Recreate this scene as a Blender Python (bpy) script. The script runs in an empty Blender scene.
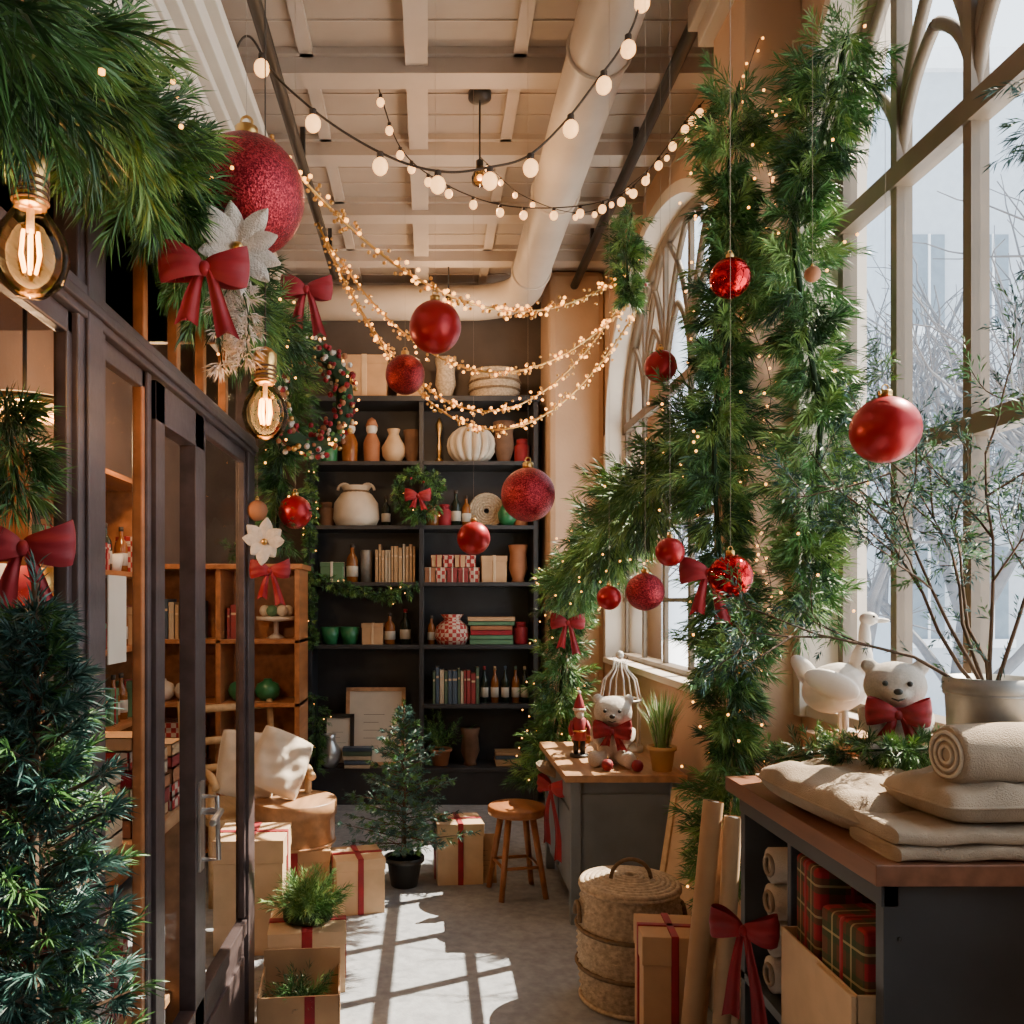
import bpy, math, random
import numpy as np
from mathutils import Vector, Matrix
random.seed(7); rng=np.random.default_rng(7)
sc=bpy.context.scene
PI=math.pi
# ---------------------------------------------------------------- materials
def mat(name,col,rough=.5,metal=0.,var=.15,scale=8.,bump=0.,bscale=40.,emit=0.,kind='noise',coat=0.,col2=None,sheen=0.):
    m=bpy.data.materials.new(name); m.use_nodes=True
    nt=m.node_tree; N=nt.nodes; L=nt.links; b=N['Principled BSDF']
    b.inputs['Roughness'].default_value=rough; b.inputs['Metallic'].default_value=metal
    b.inputs['Coat Weight'].default_value=coat; b.inputs['Sheen Weight'].default_value=sheen
    tc=N.new('ShaderNodeTexCoord')
    if kind=='wood':
        mp=N.new('ShaderNodeMapping'); mp.inputs['Scale'].default_value=(1,.12,1) ; L.new(tc.outputs['Object'],mp.inputs[0])
        t=N.new('ShaderNodeTexNoise'); t.inputs['Scale'].default_value=scale*4; t.inputs['Detail'].default_value=6; L.new(mp.outputs[0],t.inputs['Vector']); fac=t.outputs['Fac']
    elif kind=='voronoi':
        t=N.new('ShaderNodeTexVoronoi'); t.inputs['Scale'].default_value=scale; L.new(tc.outputs['Object'],t.inputs['Vector'])
        sp=N.new('ShaderNodeSeparateColor'); L.new(t.outputs['Color'],sp.inputs[0]); fac=sp.outputs[0]
    elif kind=='check':
        t=N.new('ShaderNodeTexChecker'); t.inputs['Scale'].default_value=scale; L.new(tc.outputs['Object'],t.inputs['Vector']); fac=t.outputs['Fac']
    else:
        t=N.new('ShaderNodeTexNoise'); t.inputs['Scale'].default_value=scale; t.inputs['Detail'].default_value=5; L.new(tc.outputs['Object'],t.inputs['Vector']); fac=t.outputs['Fac']
    r=N.new('ShaderNodeValToRGB')
    c=col; lo=[max(0,x*(1-var)) for x in c]; hi=[min(1,x*(1+var)) for x in c]
    if col2: lo=list(col); hi=list(col2)
    r.color_ramp.elements[0].color=(*lo,1); r.color_ramp.elements[1].color=(*hi,1)
    r.color_ramp.elements[0].position=.3 if kind!='check' else .0; r.color_ramp.elements[1].position=.7 if kind=='noise' or kind=='wood' else 1.
    L.new(fac,r.inputs[0]); L.new(r.outputs[0],b.inputs['Base Color'])
    if emit>0:
        b.inputs['Emission Color'].default_value=(*c,1); b.inputs['Emission Strength'].default_value=emit
    if bump>0:
        t2=N.new('ShaderNodeTexNoise' if kind!='voronoi' else 'ShaderNodeTexVoronoi'); t2.inputs['Scale'].default_value=bscale
        L.new(tc.outputs['Object'],t2.inputs['Vector'])
        bp=N.new('ShaderNodeBump'); bp.inputs['Strength'].default_value=bump; bp.inputs['Distance'].default_value=.004 if kind!='voronoi' else .0015
        L.new(t2.outputs[0],bp.inputs['Height']); L.new(bp.outputs[0],b.inputs['Normal'])
    return m
def plaid(name,a,b_,c_):
    m=bpy.data.materials.new(name); m.use_nodes=True; nt=m.node_tree; N=nt.nodes; L=nt.links; b=N['Principled BSDF']; b.inputs['Roughness'].default_value=.85
    tc=N.new('ShaderNodeTexCoord'); prev=None
    for k,(d,s,col,th) in enumerate((('Z',4.5,b_,.5),('Y',4.5,b_,.5),('X',4.5,b_,.5),('Z',4.5,c_,.985),('Y',4.5,c_,.985))):
        w=N.new('ShaderNodeTexWave'); w.wave_type='BANDS'; w.bands_direction=d; w.inputs['Scale'].default_value=s; L.new(tc.outputs['Object'],w.inputs['Vector'])
        g=N.new('ShaderNodeMath'); g.operation='GREATER_THAN'; g.inputs[1].default_value=th; L.new(w.outputs['Fac'],g.inputs[0])
        h=N.new('ShaderNodeMath'); h.operation='MULTIPLY'; h.inputs[1].default_value=.65 if k<3 else .5; L.new(g.outputs[0],h.inputs[0])
        mx=N.new('ShaderNodeMix'); mx.data_type='RGBA'; L.new(h.outputs[0],mx.inputs[0])
        if prev: L.new(prev,mx.inputs[6])
        else: mx.inputs[6].default_value=(*a,1)
        mx.inputs[7].default_value=(*col,1); prev=mx.outputs[2]
    L.new(prev,b.inputs['Base Color']); return m
def glassmat(name,tint=(1,1,1),gl=.12):
    m=bpy.data.materials.new(name); m.use_nodes=True; nt=m.node_tree; N=nt.nodes; L=nt.links
    N.remove(N['Principled BSDF']); out=N['Material Output']
    tr=N.new('ShaderNodeBsdfTransparent'); tr.inputs[0].default_value=(*tint,1)
    g=N.new('ShaderNodeBsdfGlossy'); g.inputs['Roughness'].default_value=.03
    f=N.new('ShaderNodeLayerWeight'); f.inputs['Blend'].default_value=gl
    mx=N.new('ShaderNodeMixShader'); L.new(f.outputs['Fresnel'],mx.inputs[0]); L.new(tr.outputs[0],mx.inputs[1]); L.new(g.outputs[0],mx.inputs[2]); L.new(mx.outputs[0],out.inputs[0])
    return m
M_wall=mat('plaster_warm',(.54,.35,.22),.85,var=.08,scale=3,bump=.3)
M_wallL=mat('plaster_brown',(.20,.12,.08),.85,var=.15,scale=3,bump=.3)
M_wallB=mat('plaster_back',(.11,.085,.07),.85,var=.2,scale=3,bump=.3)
M_cream=mat('cream_paint',(.68,.59,.49),.6,var=.06,scale=5)
M_duct=mat('duct_paint',(.50,.42,.34),.5,var=.08,scale=5)
M_ceil=mat('ceiling_boards',(.36,.30,.25),.7,var=.08,scale=4)
M_beam=mat('ceiling_beam_paint',(.45,.38,.32),.6,var=.08,scale=4)
M_frame=mat('window_frame_paint',(.17,.125,.085),.45,var=.12,scale=6)
M_floor=mat('concrete_floor',(.29,.315,.35),.6,var=.2,scale=24,bump=.3,bscale=110)
M_dark=mat('dark_storefront_wood',(.07,.052,.054),.33,var=.3,scale=5,kind='wood',bump=.2)
M_orangewood=mat('honey_wood_and_sunlit_edge',(.36,.14,.05),.35,var=.3,scale=5,kind='wood')  # real orange wood; also colours in sunlight on storefront and door edge strips
M_wood=mat('table_wood',(.44,.24,.12),.4,var=.3,scale=5,kind='wood')
M_cwood=mat('counter_wood',(.22,.095,.055),.35,var=.35,scale=5,kind='wood')
M_lwood=mat('light_wood',(.56,.38,.20),.5,var=.2,scale=6,kind='wood')
M_shelf=mat('charcoal_shelf',(.025,.026,.03),.5,var=.3,scale=6)
M_slate=mat('slate_paint',(.05,.058,.068),.45,var=.2,scale=6)
M_slate2=mat('bluegrey_paint',(.17,.20,.225),.5,var=.15,scale=6)
M_black=mat('black_metal',(.02,.018,.016),.45,var=.2)
M_brass=mat('brass',(.75,.45,.15),.3,metal=1,var=.15)
M_zinc=mat('zinc',(.34,.34,.33),.5,metal=.6,var=.25,scale=15)
M_cord=mat('dark_cord',(.05,.035,.025),.7)
M_thread=mat('clear_thread',(.35,.28,.22),.6)
M_glass=glassmat('pane_glass',(.97,.98,.98),.035)
M_glassA=glassmat('amber_glass',(1,.78,.46),.2)
M_bulb=mat('bulb_glow',(1,.50,.17),.4,var=0,emit=3.0)
M_fairy=mat('fairy_glow',(1,.40,.07),.4,var=0,emit=5.5)
M_fil=mat('filament_glow',(1,.38,.06),.4,var=0,emit=20)
M_red=mat('red_velvet',(.27,.003,.012),.6,var=.3,scale=14,sheen=.1)
M_redm=mat('red_matte_ball',(.38,.006,.012),.33,metal=.35,var=.06)
M_redg=mat('red_glitter',(.20,.004,.014),.32,metal=.6,kind='voronoi',scale=320,col2=(.62,.05,.07),bump=.8,bscale=320)
M_redd=mat('red_glitter_dark',(.14,.004,.008),.3,metal=.7,kind='voronoi',scale=260,col2=(.42,.03,.03),bump=.8,bscale=260)
M_reds=mat('red_gloss',(.50,.006,.012),.1,metal=.85,var=.2,scale=30,bump=.8,bscale=30)
M_white=mat('white_ceramic',(.68,.62,.55),.4,var=.06)
M_plush=mat('white_plush',(.70,.62,.54),.95,var=.12,scale=60,bump=1.,bscale=260)
M_kraft=mat('kraft_paper',(.48,.29,.15),.7,var=.12,scale=9)
M_kraft2=mat('kraft_light',(.58,.40,.24),.7,var=.12,scale=9)
M_wicker=mat('wicker',(.44,.34,.23),.8,var=.35,scale=60,bump=.6,bscale=150)
M_rope=mat('dark_rope',(.16,.10,.05),.8,var=.3,scale=60)
M_burlap=mat('burlap',(.40,.31,.22),.95,var=.16,scale=14,bump=.9,bscale=350)
M_cush=mat('cream_linen',(.62,.54,.44),.95,var=.08,scale=10,bump=.7,bscale=300)
M_tartan=plaid('tartan_cloth',(.30,.012,.018),(.02,.06,.02),(.55,.45,.22))
M_rw=mat('red_white_wrap',(.36,.02,.02),.6,kind='check',scale=34,col2=(.55,.42,.33))
M_terra=mat('terracotta',(.36,.14,.06),.7,var=.15)
M_yel=mat('ochre_pot',(.55,.33,.12),.6,var=.15)
M_green=mat('green_ceramic',(.03,.18,.07),.3,var=.2)
M_greenb=mat('sage_box',(.09,.20,.10),.6,var=.2)
M_dbottle=mat('dark_bottle',(.02,.03,.02),.15,var=.3)
M_amber=mat('amber_bottle',(.26,.09,.02),.15,var=.3)
M_silver=mat('silver',(.6,.6,.6),.3,metal=.9,var=.1)
M_paper=mat('paper',(.62,.55,.45),.7,var=.06)
M_bk=[mat('book_a',(.26,.03,.03),.6),mat('book_b',(.42,.26,.13),.6),mat('book_c',(.06,.09,.13),.6),mat('book_d',(.08,.12,.07),.6),mat('book_e',(.48,.38,.26),.6)]
M_nd=mat('needles_dark',(.028,.085,.028),.45,var=.3,scale=9)
M_nm=mat('needles_mid',(.075,.20,.05),.45,var=.3,scale=9)
M_nl=mat('needles_light',(.20,.35,.09),.45,var=.3,scale=9)
M_nb=mat('needles_blue',(.025,.085,.07),.45,var=.3,scale=9)
M_nb2=mat('needles_teal',(.075,.18,.15),.45,var=.3,scale=9)
M_core=mat('garland_core',(.02,.05,.02),.9)
M_bark=mat('bark',(.10,.06,.035),.9,var=.3,scale=20)
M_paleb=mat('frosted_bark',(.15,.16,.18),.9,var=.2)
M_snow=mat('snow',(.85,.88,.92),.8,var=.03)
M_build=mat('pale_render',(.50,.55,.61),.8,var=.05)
M_bwin=mat('pale_glazing',(.20,.25,.30),.3,var=.1)
M_skin=mat('doll_skin',(.6,.36,.25),.5)
M_cone=mat('pinecone',(.15,.075,.04),.8,var=.3)
GM=[M_nd,M_nm,M_nl]
# ---------------------------------------------------------------- mesh builder
class MB:
    def __init__(s): s.V=[];s.F=[];s.MI=[];s.SM=[];s.n=0;s.mats=[];s.M=None
    def mi(s,m):
        if m not in s.mats: s.mats.append(m)
        return s.mats.index(m)
    def add(s,v,f,m,smooth=False):
        v=np.asarray(v,float).reshape(-1,3)
        if s.M is not None:
            A=np.array(s.M); v=v@A[:3,:3].T+A[:3,3]
        s.V.append(v); o=s.n
        if isinstance(f,np.ndarray): s.F.extend((f+o).tolist())
        else: s.F.extend([[i+o for i in t] for t in f])
        k=len(f); s.MI.extend([s.mi(m)]*k); s.SM.extend([smooth]*k); s.n+=len(v)
    def box(s,x0,x1,y0,y1,z0,z1,m):
        v=[(x0,y0,z0),(x1,y0,z0),(x1,y1,z0),(x0,y1,z0),(x0,y0,z1),(x1,y0,z1),(x1,y1,z1),(x0,y1,z1)]
        s.add(v,[(3,2,1,0),(4,5,6,7),(0,1,5,4),(1,2,6,5),(2,3,7,6),(3,0,4,7)],m)
    def lathe(s,prof,m,c=(0,0,0),seg=24,smooth=True):
        prof=np.array(prof,float); n=len(prof); a=np.arange(seg)*2*PI/seg
        v=np.stack([np.outer(prof[:,0],np.cos(a))+c[0],np.outer(prof[:,0],np.sin(a))+c[1],np.repeat(prof[:,1:2],seg,1)+c[2]],-1).reshape(-1,3)
        f=[]
        for i in range(n-1):
            for j in range(seg):
                k=(j+1)%seg; f.append((i*seg+j,i*seg+k,(i+1)*seg+k,(i+1)*seg+j))
        if prof[0,0]>1e-3: f.append(tuple(range(seg-1,-1,-1)))
        s.add(v,f,m,smooth)
        if prof[-1,0]>1e-3: s.add(v[-seg:],[tuple(range(seg))],m,False)
    def ell(s,c,r,m,seg=20,rot=None,smooth=True):
        if not hasattr(r,'__len__'): r=(r,r,r)
        nr=seg//2; v=[(0,0,-1)]; f=[]
        for i in range(1,nr):
            p=PI*i/nr-PI/2
            for j in range(seg):
                t=2*PI*j/seg; v.append((math.cos(p)*math.cos(t),math.cos(p)*math.sin(t),math.sin(p)))
        v.append((0,0,1)); v=np.array(v)*np.array(r)
        if rot is not None: v=v@np.array(rot).T
        v=v+np.array(c); T=len(v)-1
        for j in range(seg):
            k=(j+1)%seg; f.append((0,1+k,1+j)); b=1+(nr-2)*seg; f.append((T,b+j,b+k))
        for i in range(nr-2):
            for j in range(seg):
                k=(j+1)%seg; a=1+i*seg; f.append((a+j,a+k,a+seg+k,a+seg+j))
        s.add(v,f,m,smooth)
    def tube(s,pts,r,m,seg=6,closed=False,cap=True):
        P=np.array(pts,float); n=len(P); R=np.full(n,r) if not hasattr(r,'__len__') else np.array(r)
        T=np.roll(P,-1,0)-np.roll(P,1,0) if closed else np.gradient(P,axis=0)
        T/=np.linalg.norm(T,axis=1)[:,None]+1e-9
        up=np.array([0,0,1.]) if abs(T[0][2])<.9 else np.array([1.,0,0]); a=np.cross(T[0],up); a/=np.linalg.norm(a)
        V=[]
        for i in range(n):
            a=a-T[i]*a.dot(T[i]); a/=np.linalg.norm(a)+1e-9; b=np.cross(T[i],a)
            for j in range(seg):
                t=2*PI*j/seg; V.append(P[i]+R[i]*(a*math.cos(t)+b*math.sin(t)))
        f=[]
        for i in range(n if closed else n-1):
            i2=(i+1)%n
            for j in range(seg):
                k=(j+1)%seg; f.append((i*seg+j,i*seg+k,i2*seg+k,i2*seg+j))
        if not closed and cap: f+= [tuple(range(seg-1,-1,-1)),tuple((n-1)*seg+j for j in range(seg))]
        s.add(V,f,m,seg>4)
    def torus(s,c,R,r,m,ax='z',seg=24,ts=6,sq=1.):
        pts=[]
        for i in range(seg):
            t=2*PI*i/seg; a,b=R*math.cos(t),R*math.sin(t)*sq
            pts.append({'z':(c[0]+a,c[1]+b,c[2]),'y':(c[0]+a,c[1],c[2]+b),'x':(c[0],c[1]+a,c[2]+b)}[ax])
        s.tube(pts,r,m,ts,closed=True)
    def grid(s,fn,nu,nv,m,smooth=True):
        v=[fn(i/(nu-1),j/(nv-1)) for i in range(nu) for j in range(nv)]; f=[]
        for i in range(nu-1):
            for j in range(nv-1):
                k=i+1; f.append((i*nv+j,k*nv+j,k*nv+j+1,i*nv+j+1))
        s.add(v,f,m,smooth)
    def done(s,name,loc=(0,0,0),rotz=0.,bevel=0.,recenter=False,parent=None,rot=None):
        V=np.concatenate(s.V); 
        if recenter:
            lo,hi=V.min(0),V.max(0); o=np.array([(lo[0]+hi[0])/2,(lo[1]+hi[1])/2,lo[2]]); V=V-o; loc=tuple(np.array(loc)+o)
        me=bpy.data.meshes.new(name); me.from_pydata(V.tolist(),[],s.F)
        for m in s.mats: me.materials.append(m)
        me.polygons.foreach_set('material_index',s.MI); me.polygons.foreach_set('use_smooth',s.SM); me.update()
        ob=bpy.data.objects.new(name,me); sc.collection.objects.link(ob); ob.location=loc
        ob.rotation_euler=rot if rot else (0,0,rotz)
        if bevel>0:
            b=ob.modifiers.new('bevel','BEVEL'); b.width=bevel; b.segments=2; b.limit_method='ANGLE'
        if parent: ob.parent=parent
        return ob
def cat(pts,n=12):
    P=[Vector(p) for p in pts]; P=[P[0]*2-P[1]]+P+[P[-1]*2-P[-2]]; out=[]
    for i in range(1,len(P)-2):
        for k in range(n):
            t=k/n; a,b,c,d=P[i-1:i+3]
            out.append(tuple(.5*((2*b)+(c-a)*t+(2*a-5*b+4*c-d)*t*t+(3*b-a-3*c+d)*t**3)))
    out.append(tuple(P[-2])); return out
def unit(a): return a/(np.linalg.norm(a,axis=-1,keepdims=True)+1e-9)
def sprigs(mb,B,D,L,nn,nl,nw,mats=GM,w=(.42,.42,.16),clip=None):
    N=len(B); D=unit(D); t=rng.uniform(.0,1,(N,nn,1))**.8; L=np.asarray(L).reshape(-1,1,1)
    pos=B[:,None]+D[:,None]*t*L
    p=unit(np.cross(D[:,None],rng.normal(size=(N,nn,3)))); a=rng.uniform(.3,.95,(N,nn,1))*(1.05-.3*t)
    nd=unit(D[:,None]*np.cos(a)+p*np.sin(a)); sd=unit(np.cross(nd,rng.normal(size=(N,nn,3))))
    ln=nl*rng.uniform(.7,1.15,(N,nn,1))*(1.1-.3*t)
    tip=pos+nd*ln; tip[...,2]-=.14*ln[...,0]; mid=pos+nd*ln*.5
    V=np.stack([pos,mid+sd*nw/2,tip,mid-sd*nw/2],2)
    if clip is not None: V=clip(V)
    g=rng.choice(len(mats),N,p=np.array(w)/sum(w))
    for k in range(len(mats)):
        S=V[g==k]
        if not len(S): continue
        q=S.reshape(-1,3); mb.add(q,np.arange(len(q)).reshape(-1,4),mats[k])
def garland_into(mb,path,R,per_m=110,nn=34,nl=.06,nw=.0035,lights=14,mats=GM,clip=None,berries=0,core=True,w=(.42,.42,.16),lr=.0048,taper=None):
    P=np.array(cat(path,10)); seg=np.linalg.norm(np.diff(P,axis=0),axis=1); Ls=seg.sum(); cum=np.concatenate([[0],np.cumsum(seg)])
    def at(u):
        x=u*Ls; i=np.clip(np.searchsorted(cum,x)-1,0,len(seg)-1); f=((x-cum[i])/seg[i])[:,None]
        return P[i]*(1-f)+P[i+1]*f, unit(P[i+1]-P[i])
    N=int(per_m*Ls); u=rng.uniform(0,1,N); p,T=at(u); rad=unit(np.cross(T,rng.normal(size=(N,3))))
    lump=(.80+.30*np.sin(u*Ls*11)+rng.uniform(-.25,.3,N))
    if taper: lump=lump*(taper[0]*(1-u)+taper[1]*u)
    D=rad*.9+T*rng.uniform(-.7,.9,(N,1))+np.array([0,0,-.15])
    sprigs(mb,p+rad*R*.05,D,R*.8*lump,nn,nl,nw,mats,w,clip)
    if core: rr=np.full(len(P),R*.05); rr[0]=rr[-1]=.002; mb.tube(P,rr,M_core,6)
    for (cnt,rr,mm) in ((int(lights*Ls),lr,M_fairy),(int(berries*Ls),.010,M_red)):
        if cnt:
            u=rng.uniform(0,1,cnt); p,T=at(u); rad=unit(np.cross(T,rng.normal(size=(cnt,3))))
            for q in p+rad*R*rng.uniform(.7,1.1,(cnt,1)): mb.ell(q,rr,mm,6)
def garland(name,path,R,**k):
    mb=MB(); garland_into(mb,path,R,**k); return mb.done(name,recenter=True)
def bow_into(mb,w,tail,m=M_red,M=None):
    old=mb.M; mb.M=M if M is not None else old
    for sx in (-1,1):
        def lp(u,v):
            s=u*2*PI; x=w*(1-math.cos(s))/2; h=w*(.13+.40*(x/w)**.7-.06*(x/w)**4); vv=v*2-1
            return (sx*x*(1-.06*vv*vv), -w*.26*math.sin(s)*(1-.3*vv*vv)+.035*w*math.sin(vv*8+s*1.5)*(x/w), vv*h+.12*w*(x/w)+.04*w*math.sin(s*2+sx))
        mb.grid(lp,26,13,m)
        def tl(u,v):
            vv=v*2-1; hw=w*(.09+.17*u)
            return (sx*(w*.06+u**.8*w*(.40+.06*sx))+vv*hw, -w*.05-w*.10*math.sin(u*6+sx)-.04*w*math.cos(vv*4), -u*tail*(1+.1*sx)+(.16*w*(1-abs(vv)) if u>.99 else 0))
        mb.grid(tl,14,9,m)
    mb.ell((0,-w*.08,0),(w*.14,w*.15,w*.17),m,14)
    mb.M=old
def bow(name,loc,w,tail,rotz=0,m=M_red):
    mb=MB(); bow_into(mb,w,tail,m); return mb.done(name,loc,rotz)
def ornament(name,x,y,z,r,m,top,cap=M_brass):
    mb=MB(); mb.ell((0,0,0),r,m,40)
    mb.lathe([(r*.2,r*.95),(r*.2,r*1.17),(r*.16,r*1.2),(0.0001,r*1.2)],cap,seg=14)
    mb.torus((0,0,r*1.28),r*.1,r*.025,cap,'y',12,5)
    mb.tube([(0,0,r*1.36),(0,0,top-z)],.0005,M_thread,4)
    return mb.done(name,(x,y,z))
def conifer_into(mb,h,rad,base=.15,mats=GM,w=(.4,.45,.15),nl=.03,nw=.003,nb=150,nn=26,step=.045,side=.38,droop=0.,pw=.85):
    mb.tube([(0,0,base*.3),(0,0,h)],[.014,.004],M_bark,6)
    B=[];D=[];L=[]
    for i in range(nb):
        f=(i+rng.uniform(0,1))/nb; f=f**1.15; z=base+(h-base)*f*.97; R=rad*(1-f)**pw+.02
        a=i*2.4+rng.uniform(-.5,.5); up=.15+.5*f-droop+rng.uniform(-.12,.12); d=np.array([math.cos(a),math.sin(a),up]); d/=np.linalg.norm(d); l=R*rng.uniform(.6,1.2)
        o=np.array([0,0,z]); mb.tube([o,o+d*l],[.004,.0015],M_bark,4)
        for t in np.arange(.12,1.,step/max(l,.06)):
            for sg in (-1,1):
                sd=np.array([-d[1],d[0],0])*sg+d*.9+rng.normal(size=3)*.3
                B.append(o+d*l*t); D.append(sd); L.append(max(.02,l*side*(1.1-t)))
        B.append(o+d*l*.8); D.append(d); L.append(l*.3+.01)
    B.append(np.array([0,0,h-.04])); D.append(np.array([0,0,1.])); L.append(.06)
    sprigs(mb,np.array(B),np.array(D),np.array(L),nn,nl,nw,mats,w)
POT=[(.0001,0),(.62,0),(.66,.03),(.86,.82),(1.,.84),(1.,1.),(.9,1.),(.86,.9),(.0001,.88)]
def pot_into(mb,r,h,m,z=0): mb.lathe([(a*r,z+b*h) for a,b in POT],m); mb.lathe([(.0001,z+h*.9),(r*.84,z+h*.9)],M_core)
# ---------------------------------------------------------------- room shell
XR=1.3; D0=-1.2; D1=6.8; H=4.0
def simple(name,*a,m,bevel=0):
    mb=MB(); mb.box(*a,m); return mb.done(name,recenter=True,bevel=bevel)
simple('floor',-2.0,1.5,D0-.1,D1+.1,-.1,0,m=M_floor)
mb=MB(); mb.box(-2.0,1.5,D0-.1,D1+.1,H,H+.1,M_ceil)
for x in (-.06,): mb.box(x-.05,x+.05,D0,D1,H-.07,H,M_beam)
for x in (-.55,.40): mb.box(x-.03,x+.03,D0,D1,H-.03,H,M_beam)
y=.35
while y<6.7:
    mb.box(-1.1,XR,y-.06,y+.06,H-.10,H,M_beam); mb.box(-1.1,XR,y-.085,y+.085,H-.03,H,M_beam)
    for q in (.26,.44): mb.box(-1.1,XR,y+q-.003,y+q+.003,H-.006,H,M_beam)
    y+=.7
mb.done('ceiling')
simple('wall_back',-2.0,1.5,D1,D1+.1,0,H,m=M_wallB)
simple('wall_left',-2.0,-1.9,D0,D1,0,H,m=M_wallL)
simple('wall_front',-2.0,1.5,D0-.1,D0,0,H,m=M_cream)
mb=MB(); mb.box(-1.25,-1.1,D0,D1,3.0,H,M_cream); mb.box(-1.1,-1.04,D0,D1,3.75,3.9,M_cream); mb.box(-1.1,-1.07,D0,D1,3.12,3.2,M_cream); mb.done('wall_left_header',recenter=True)
def archz(y,a,b,sp,ap): 
    c=(a+b)/2; h=(b-a)/2; return sp+(ap-sp)*math.sqrt(max(0,1-((y-c)/h)**2))
def arched_wall(mb,y0,y1,a,b,sill,sp,ap,m,m2,x0=XR,x1=1.5,n=40):
    ys=[a+(b-a)*(1-math.cos(PI*i/n))/2 for i in range(n+1)]
    mb.box(x0,x1,y0,a,0,H,m); mb.box(x0,x1,b,y1,0,H,m); mb.box(x0,x1,a,b,0,sill,m)
    for i in range(n):
        p,q=ys[i],ys[i+1]; zp,zq=archz(p,a,b,sp,ap),archz(q,a,b,sp,ap)
        mb.add([(x0,p,zp),(x0,q,zq),(x0,q,H),(x0,p,H),(x1,p,zp),(x1,q,zq),(x1,q,H),(x1,p,H)],[(0,3,2,1),(4,5,6,7)],m)
        mb.add([(x0,p,zp),(x0,q,zq),(x1,q,zq),(x1,p,zp)],[(0,1,2,3)],m2)
        k=.07; mb.add([(x0-.03,p,zp),(x0-.03,q,zq),(x0-.03,q,zq+k),(x0-.03,p,zp+k),(x0,p,zp+k),(x0,q,zq+k),(x0,p,zp),(x0,q,zq)],[(0,3,2,1),(3,4,5,2),(0,1,7,6)],m2)
    for yy in (a,b):
        s=-.07 if yy==a else 0.
        mb.box(x0-.03,x0,yy+s,yy+s+.07,sill,sp,m2)
        mb.box(x0,x1,yy-.001,yy+.001,sill,sp,m2)
WN=(.25,2.92,1.15,2.95,3.85); WF=(3.62,6.15,1.1,2.75,3.72)
mb=MB()
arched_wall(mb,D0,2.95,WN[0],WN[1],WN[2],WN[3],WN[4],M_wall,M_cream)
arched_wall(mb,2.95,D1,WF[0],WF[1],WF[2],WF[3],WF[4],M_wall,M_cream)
mb.done('wall_right',recenter=True)
mb=MB(); mb.box(1.1,XR,2.97,3.3,0,3.72,M_wall); mb.box(1.05,XR,2.93,3.34,3.72,3.8,M_cream); mb.box(1.02,XR,2.90,3.37,3.8,3.9,M_cream); mb.box(1.06,XR,2.93,3.34,0,.18,M_cream)
mb.done('wall_column',recenter=True,bevel=.006)
mb=MB(); mb.box(.88,XR,6.3,D1,0,H,M_wall); mb.done('wall_corner_pier',recenter=True,bevel=.05)
simple('windowsill',1.29,1.42,.25,2.92,1.15,1.19,m=M_cream,bevel=.005)
simple('windowsill',1.25,1.42,3.62,6.15,1.1,1.14,m=M_cream,bevel=.005)
simple('baseboard_right',XR-.02,XR,3.3,6.3,0,.14,m=M_cream)
simple('baseboard_back',-1.9,.88,D1-.02,D1,0,.14,m=M_shelf)
def window(name,W,mull,tr,gz,xg=1.42,dp=.03,hw=.02):
    a,b,sill,sp,ap=W; mb=MB()
    top=lambda y: archz(min(max(y,a),b),a,b,sp,ap)
    for y in [a+.03]+mull+[b-.03]:
        mb.box(xg-dp,xg+dp,y-hw,y+hw,sill,top(y),M_frame)
    for z,h in tr: mb.box(xg-dp-.01,xg+dp,a,b,z-h,z+h,M_frame)
    mb.box(xg-.05,xg+.04,a,b,sill,sill+.07,M_frame)
    n=40; out=[(xg,a+(b-a)*(1-math.cos(PI*i/n))/2,0) for i in range(n+1)]; out=[(xg,p[1],top(p[1])-.01) for p in out]
    mb.tube(out,.035,M_frame,6)
    E=[a]+mull+[b]
    for span in (1,2):
        for i in range(len(E)-span):
            p,q=E[i],E[i+span]; w=q-p; zh=gz
            for (s,e) in ((p,q),(q,p)):
                pts=[]
                for k in range(13):
                    t=k/12*math.radians(60); yy=e+(s-e)*math.cos(t); zz=zh+w*math.sin(t)*1.05
                    if zz>top(yy): break
                    pts.append((xg,yy,zz))
                if len(pts)>2: mb.tube(pts,.018,M_frame,6)
    ys=np.linspace(a,b,30); v=[];f=[]
    for i,y in enumerate(ys): v+=[(xg,y,sill),(xg,y,top(y))]
    for i in range(29): f.append((2*i,2*i+2,2*i+3,2*i+1))
    mb.add(v,f,M_glass)
    return mb.done(name,recenter=True)
window('window_1',WN,[.55,.87,1.2,1.53,1.87,2.21,2.56],[(2.0,.026),(2.82,.032)],2.85,dp=.024,hw=.017)
window('window_2',WF,[4.12,4.62,5.12,5.62],[(1.55,.012),(2.0,.022),(2.4,.012),(2.78,.03)],2.8,dp=.012,hw=.022)
mb=MB(); pts=[(.68,y,3.76) for y in np.linspace(D0,5.9,24)]+[(.68-.38*(1-math.cos(t)),5.95+.38*math.sin(t),3.76) for t in np.linspace(.1,PI/2,10)]+[(x,6.33,3.76) for x in (0,-.5,-1.08)]
mb.tube(pts,.125,M_duct,20)
for y in (1.,2.2,3.4,4.6,5.7): mb.torus((.68,y,3.76),.127,.010,M_duct,'y',28,6); mb.box(.66,.70,y-.01,y+.01,3.86,4.0,M_black)
mb.done('ceiling_duct',recenter=True)
for nm,x,z,r,ya in (('ceiling_conduit',1.07,3.88,.03,D0),('ceiling_conduit',-.66,3.80,.028,D0)):
    mb=MB(); mb.tube([(x,ya,z),(x,6.75 if x>0 else 5.9,z)],r,M_black,10)
    for y in (.8,2,3.2,4.4,5.6): mb.box(x-.012,x+.012,y,y+.03,z,H,M_black)
    mb.done(nm,recenter=True)
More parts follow.
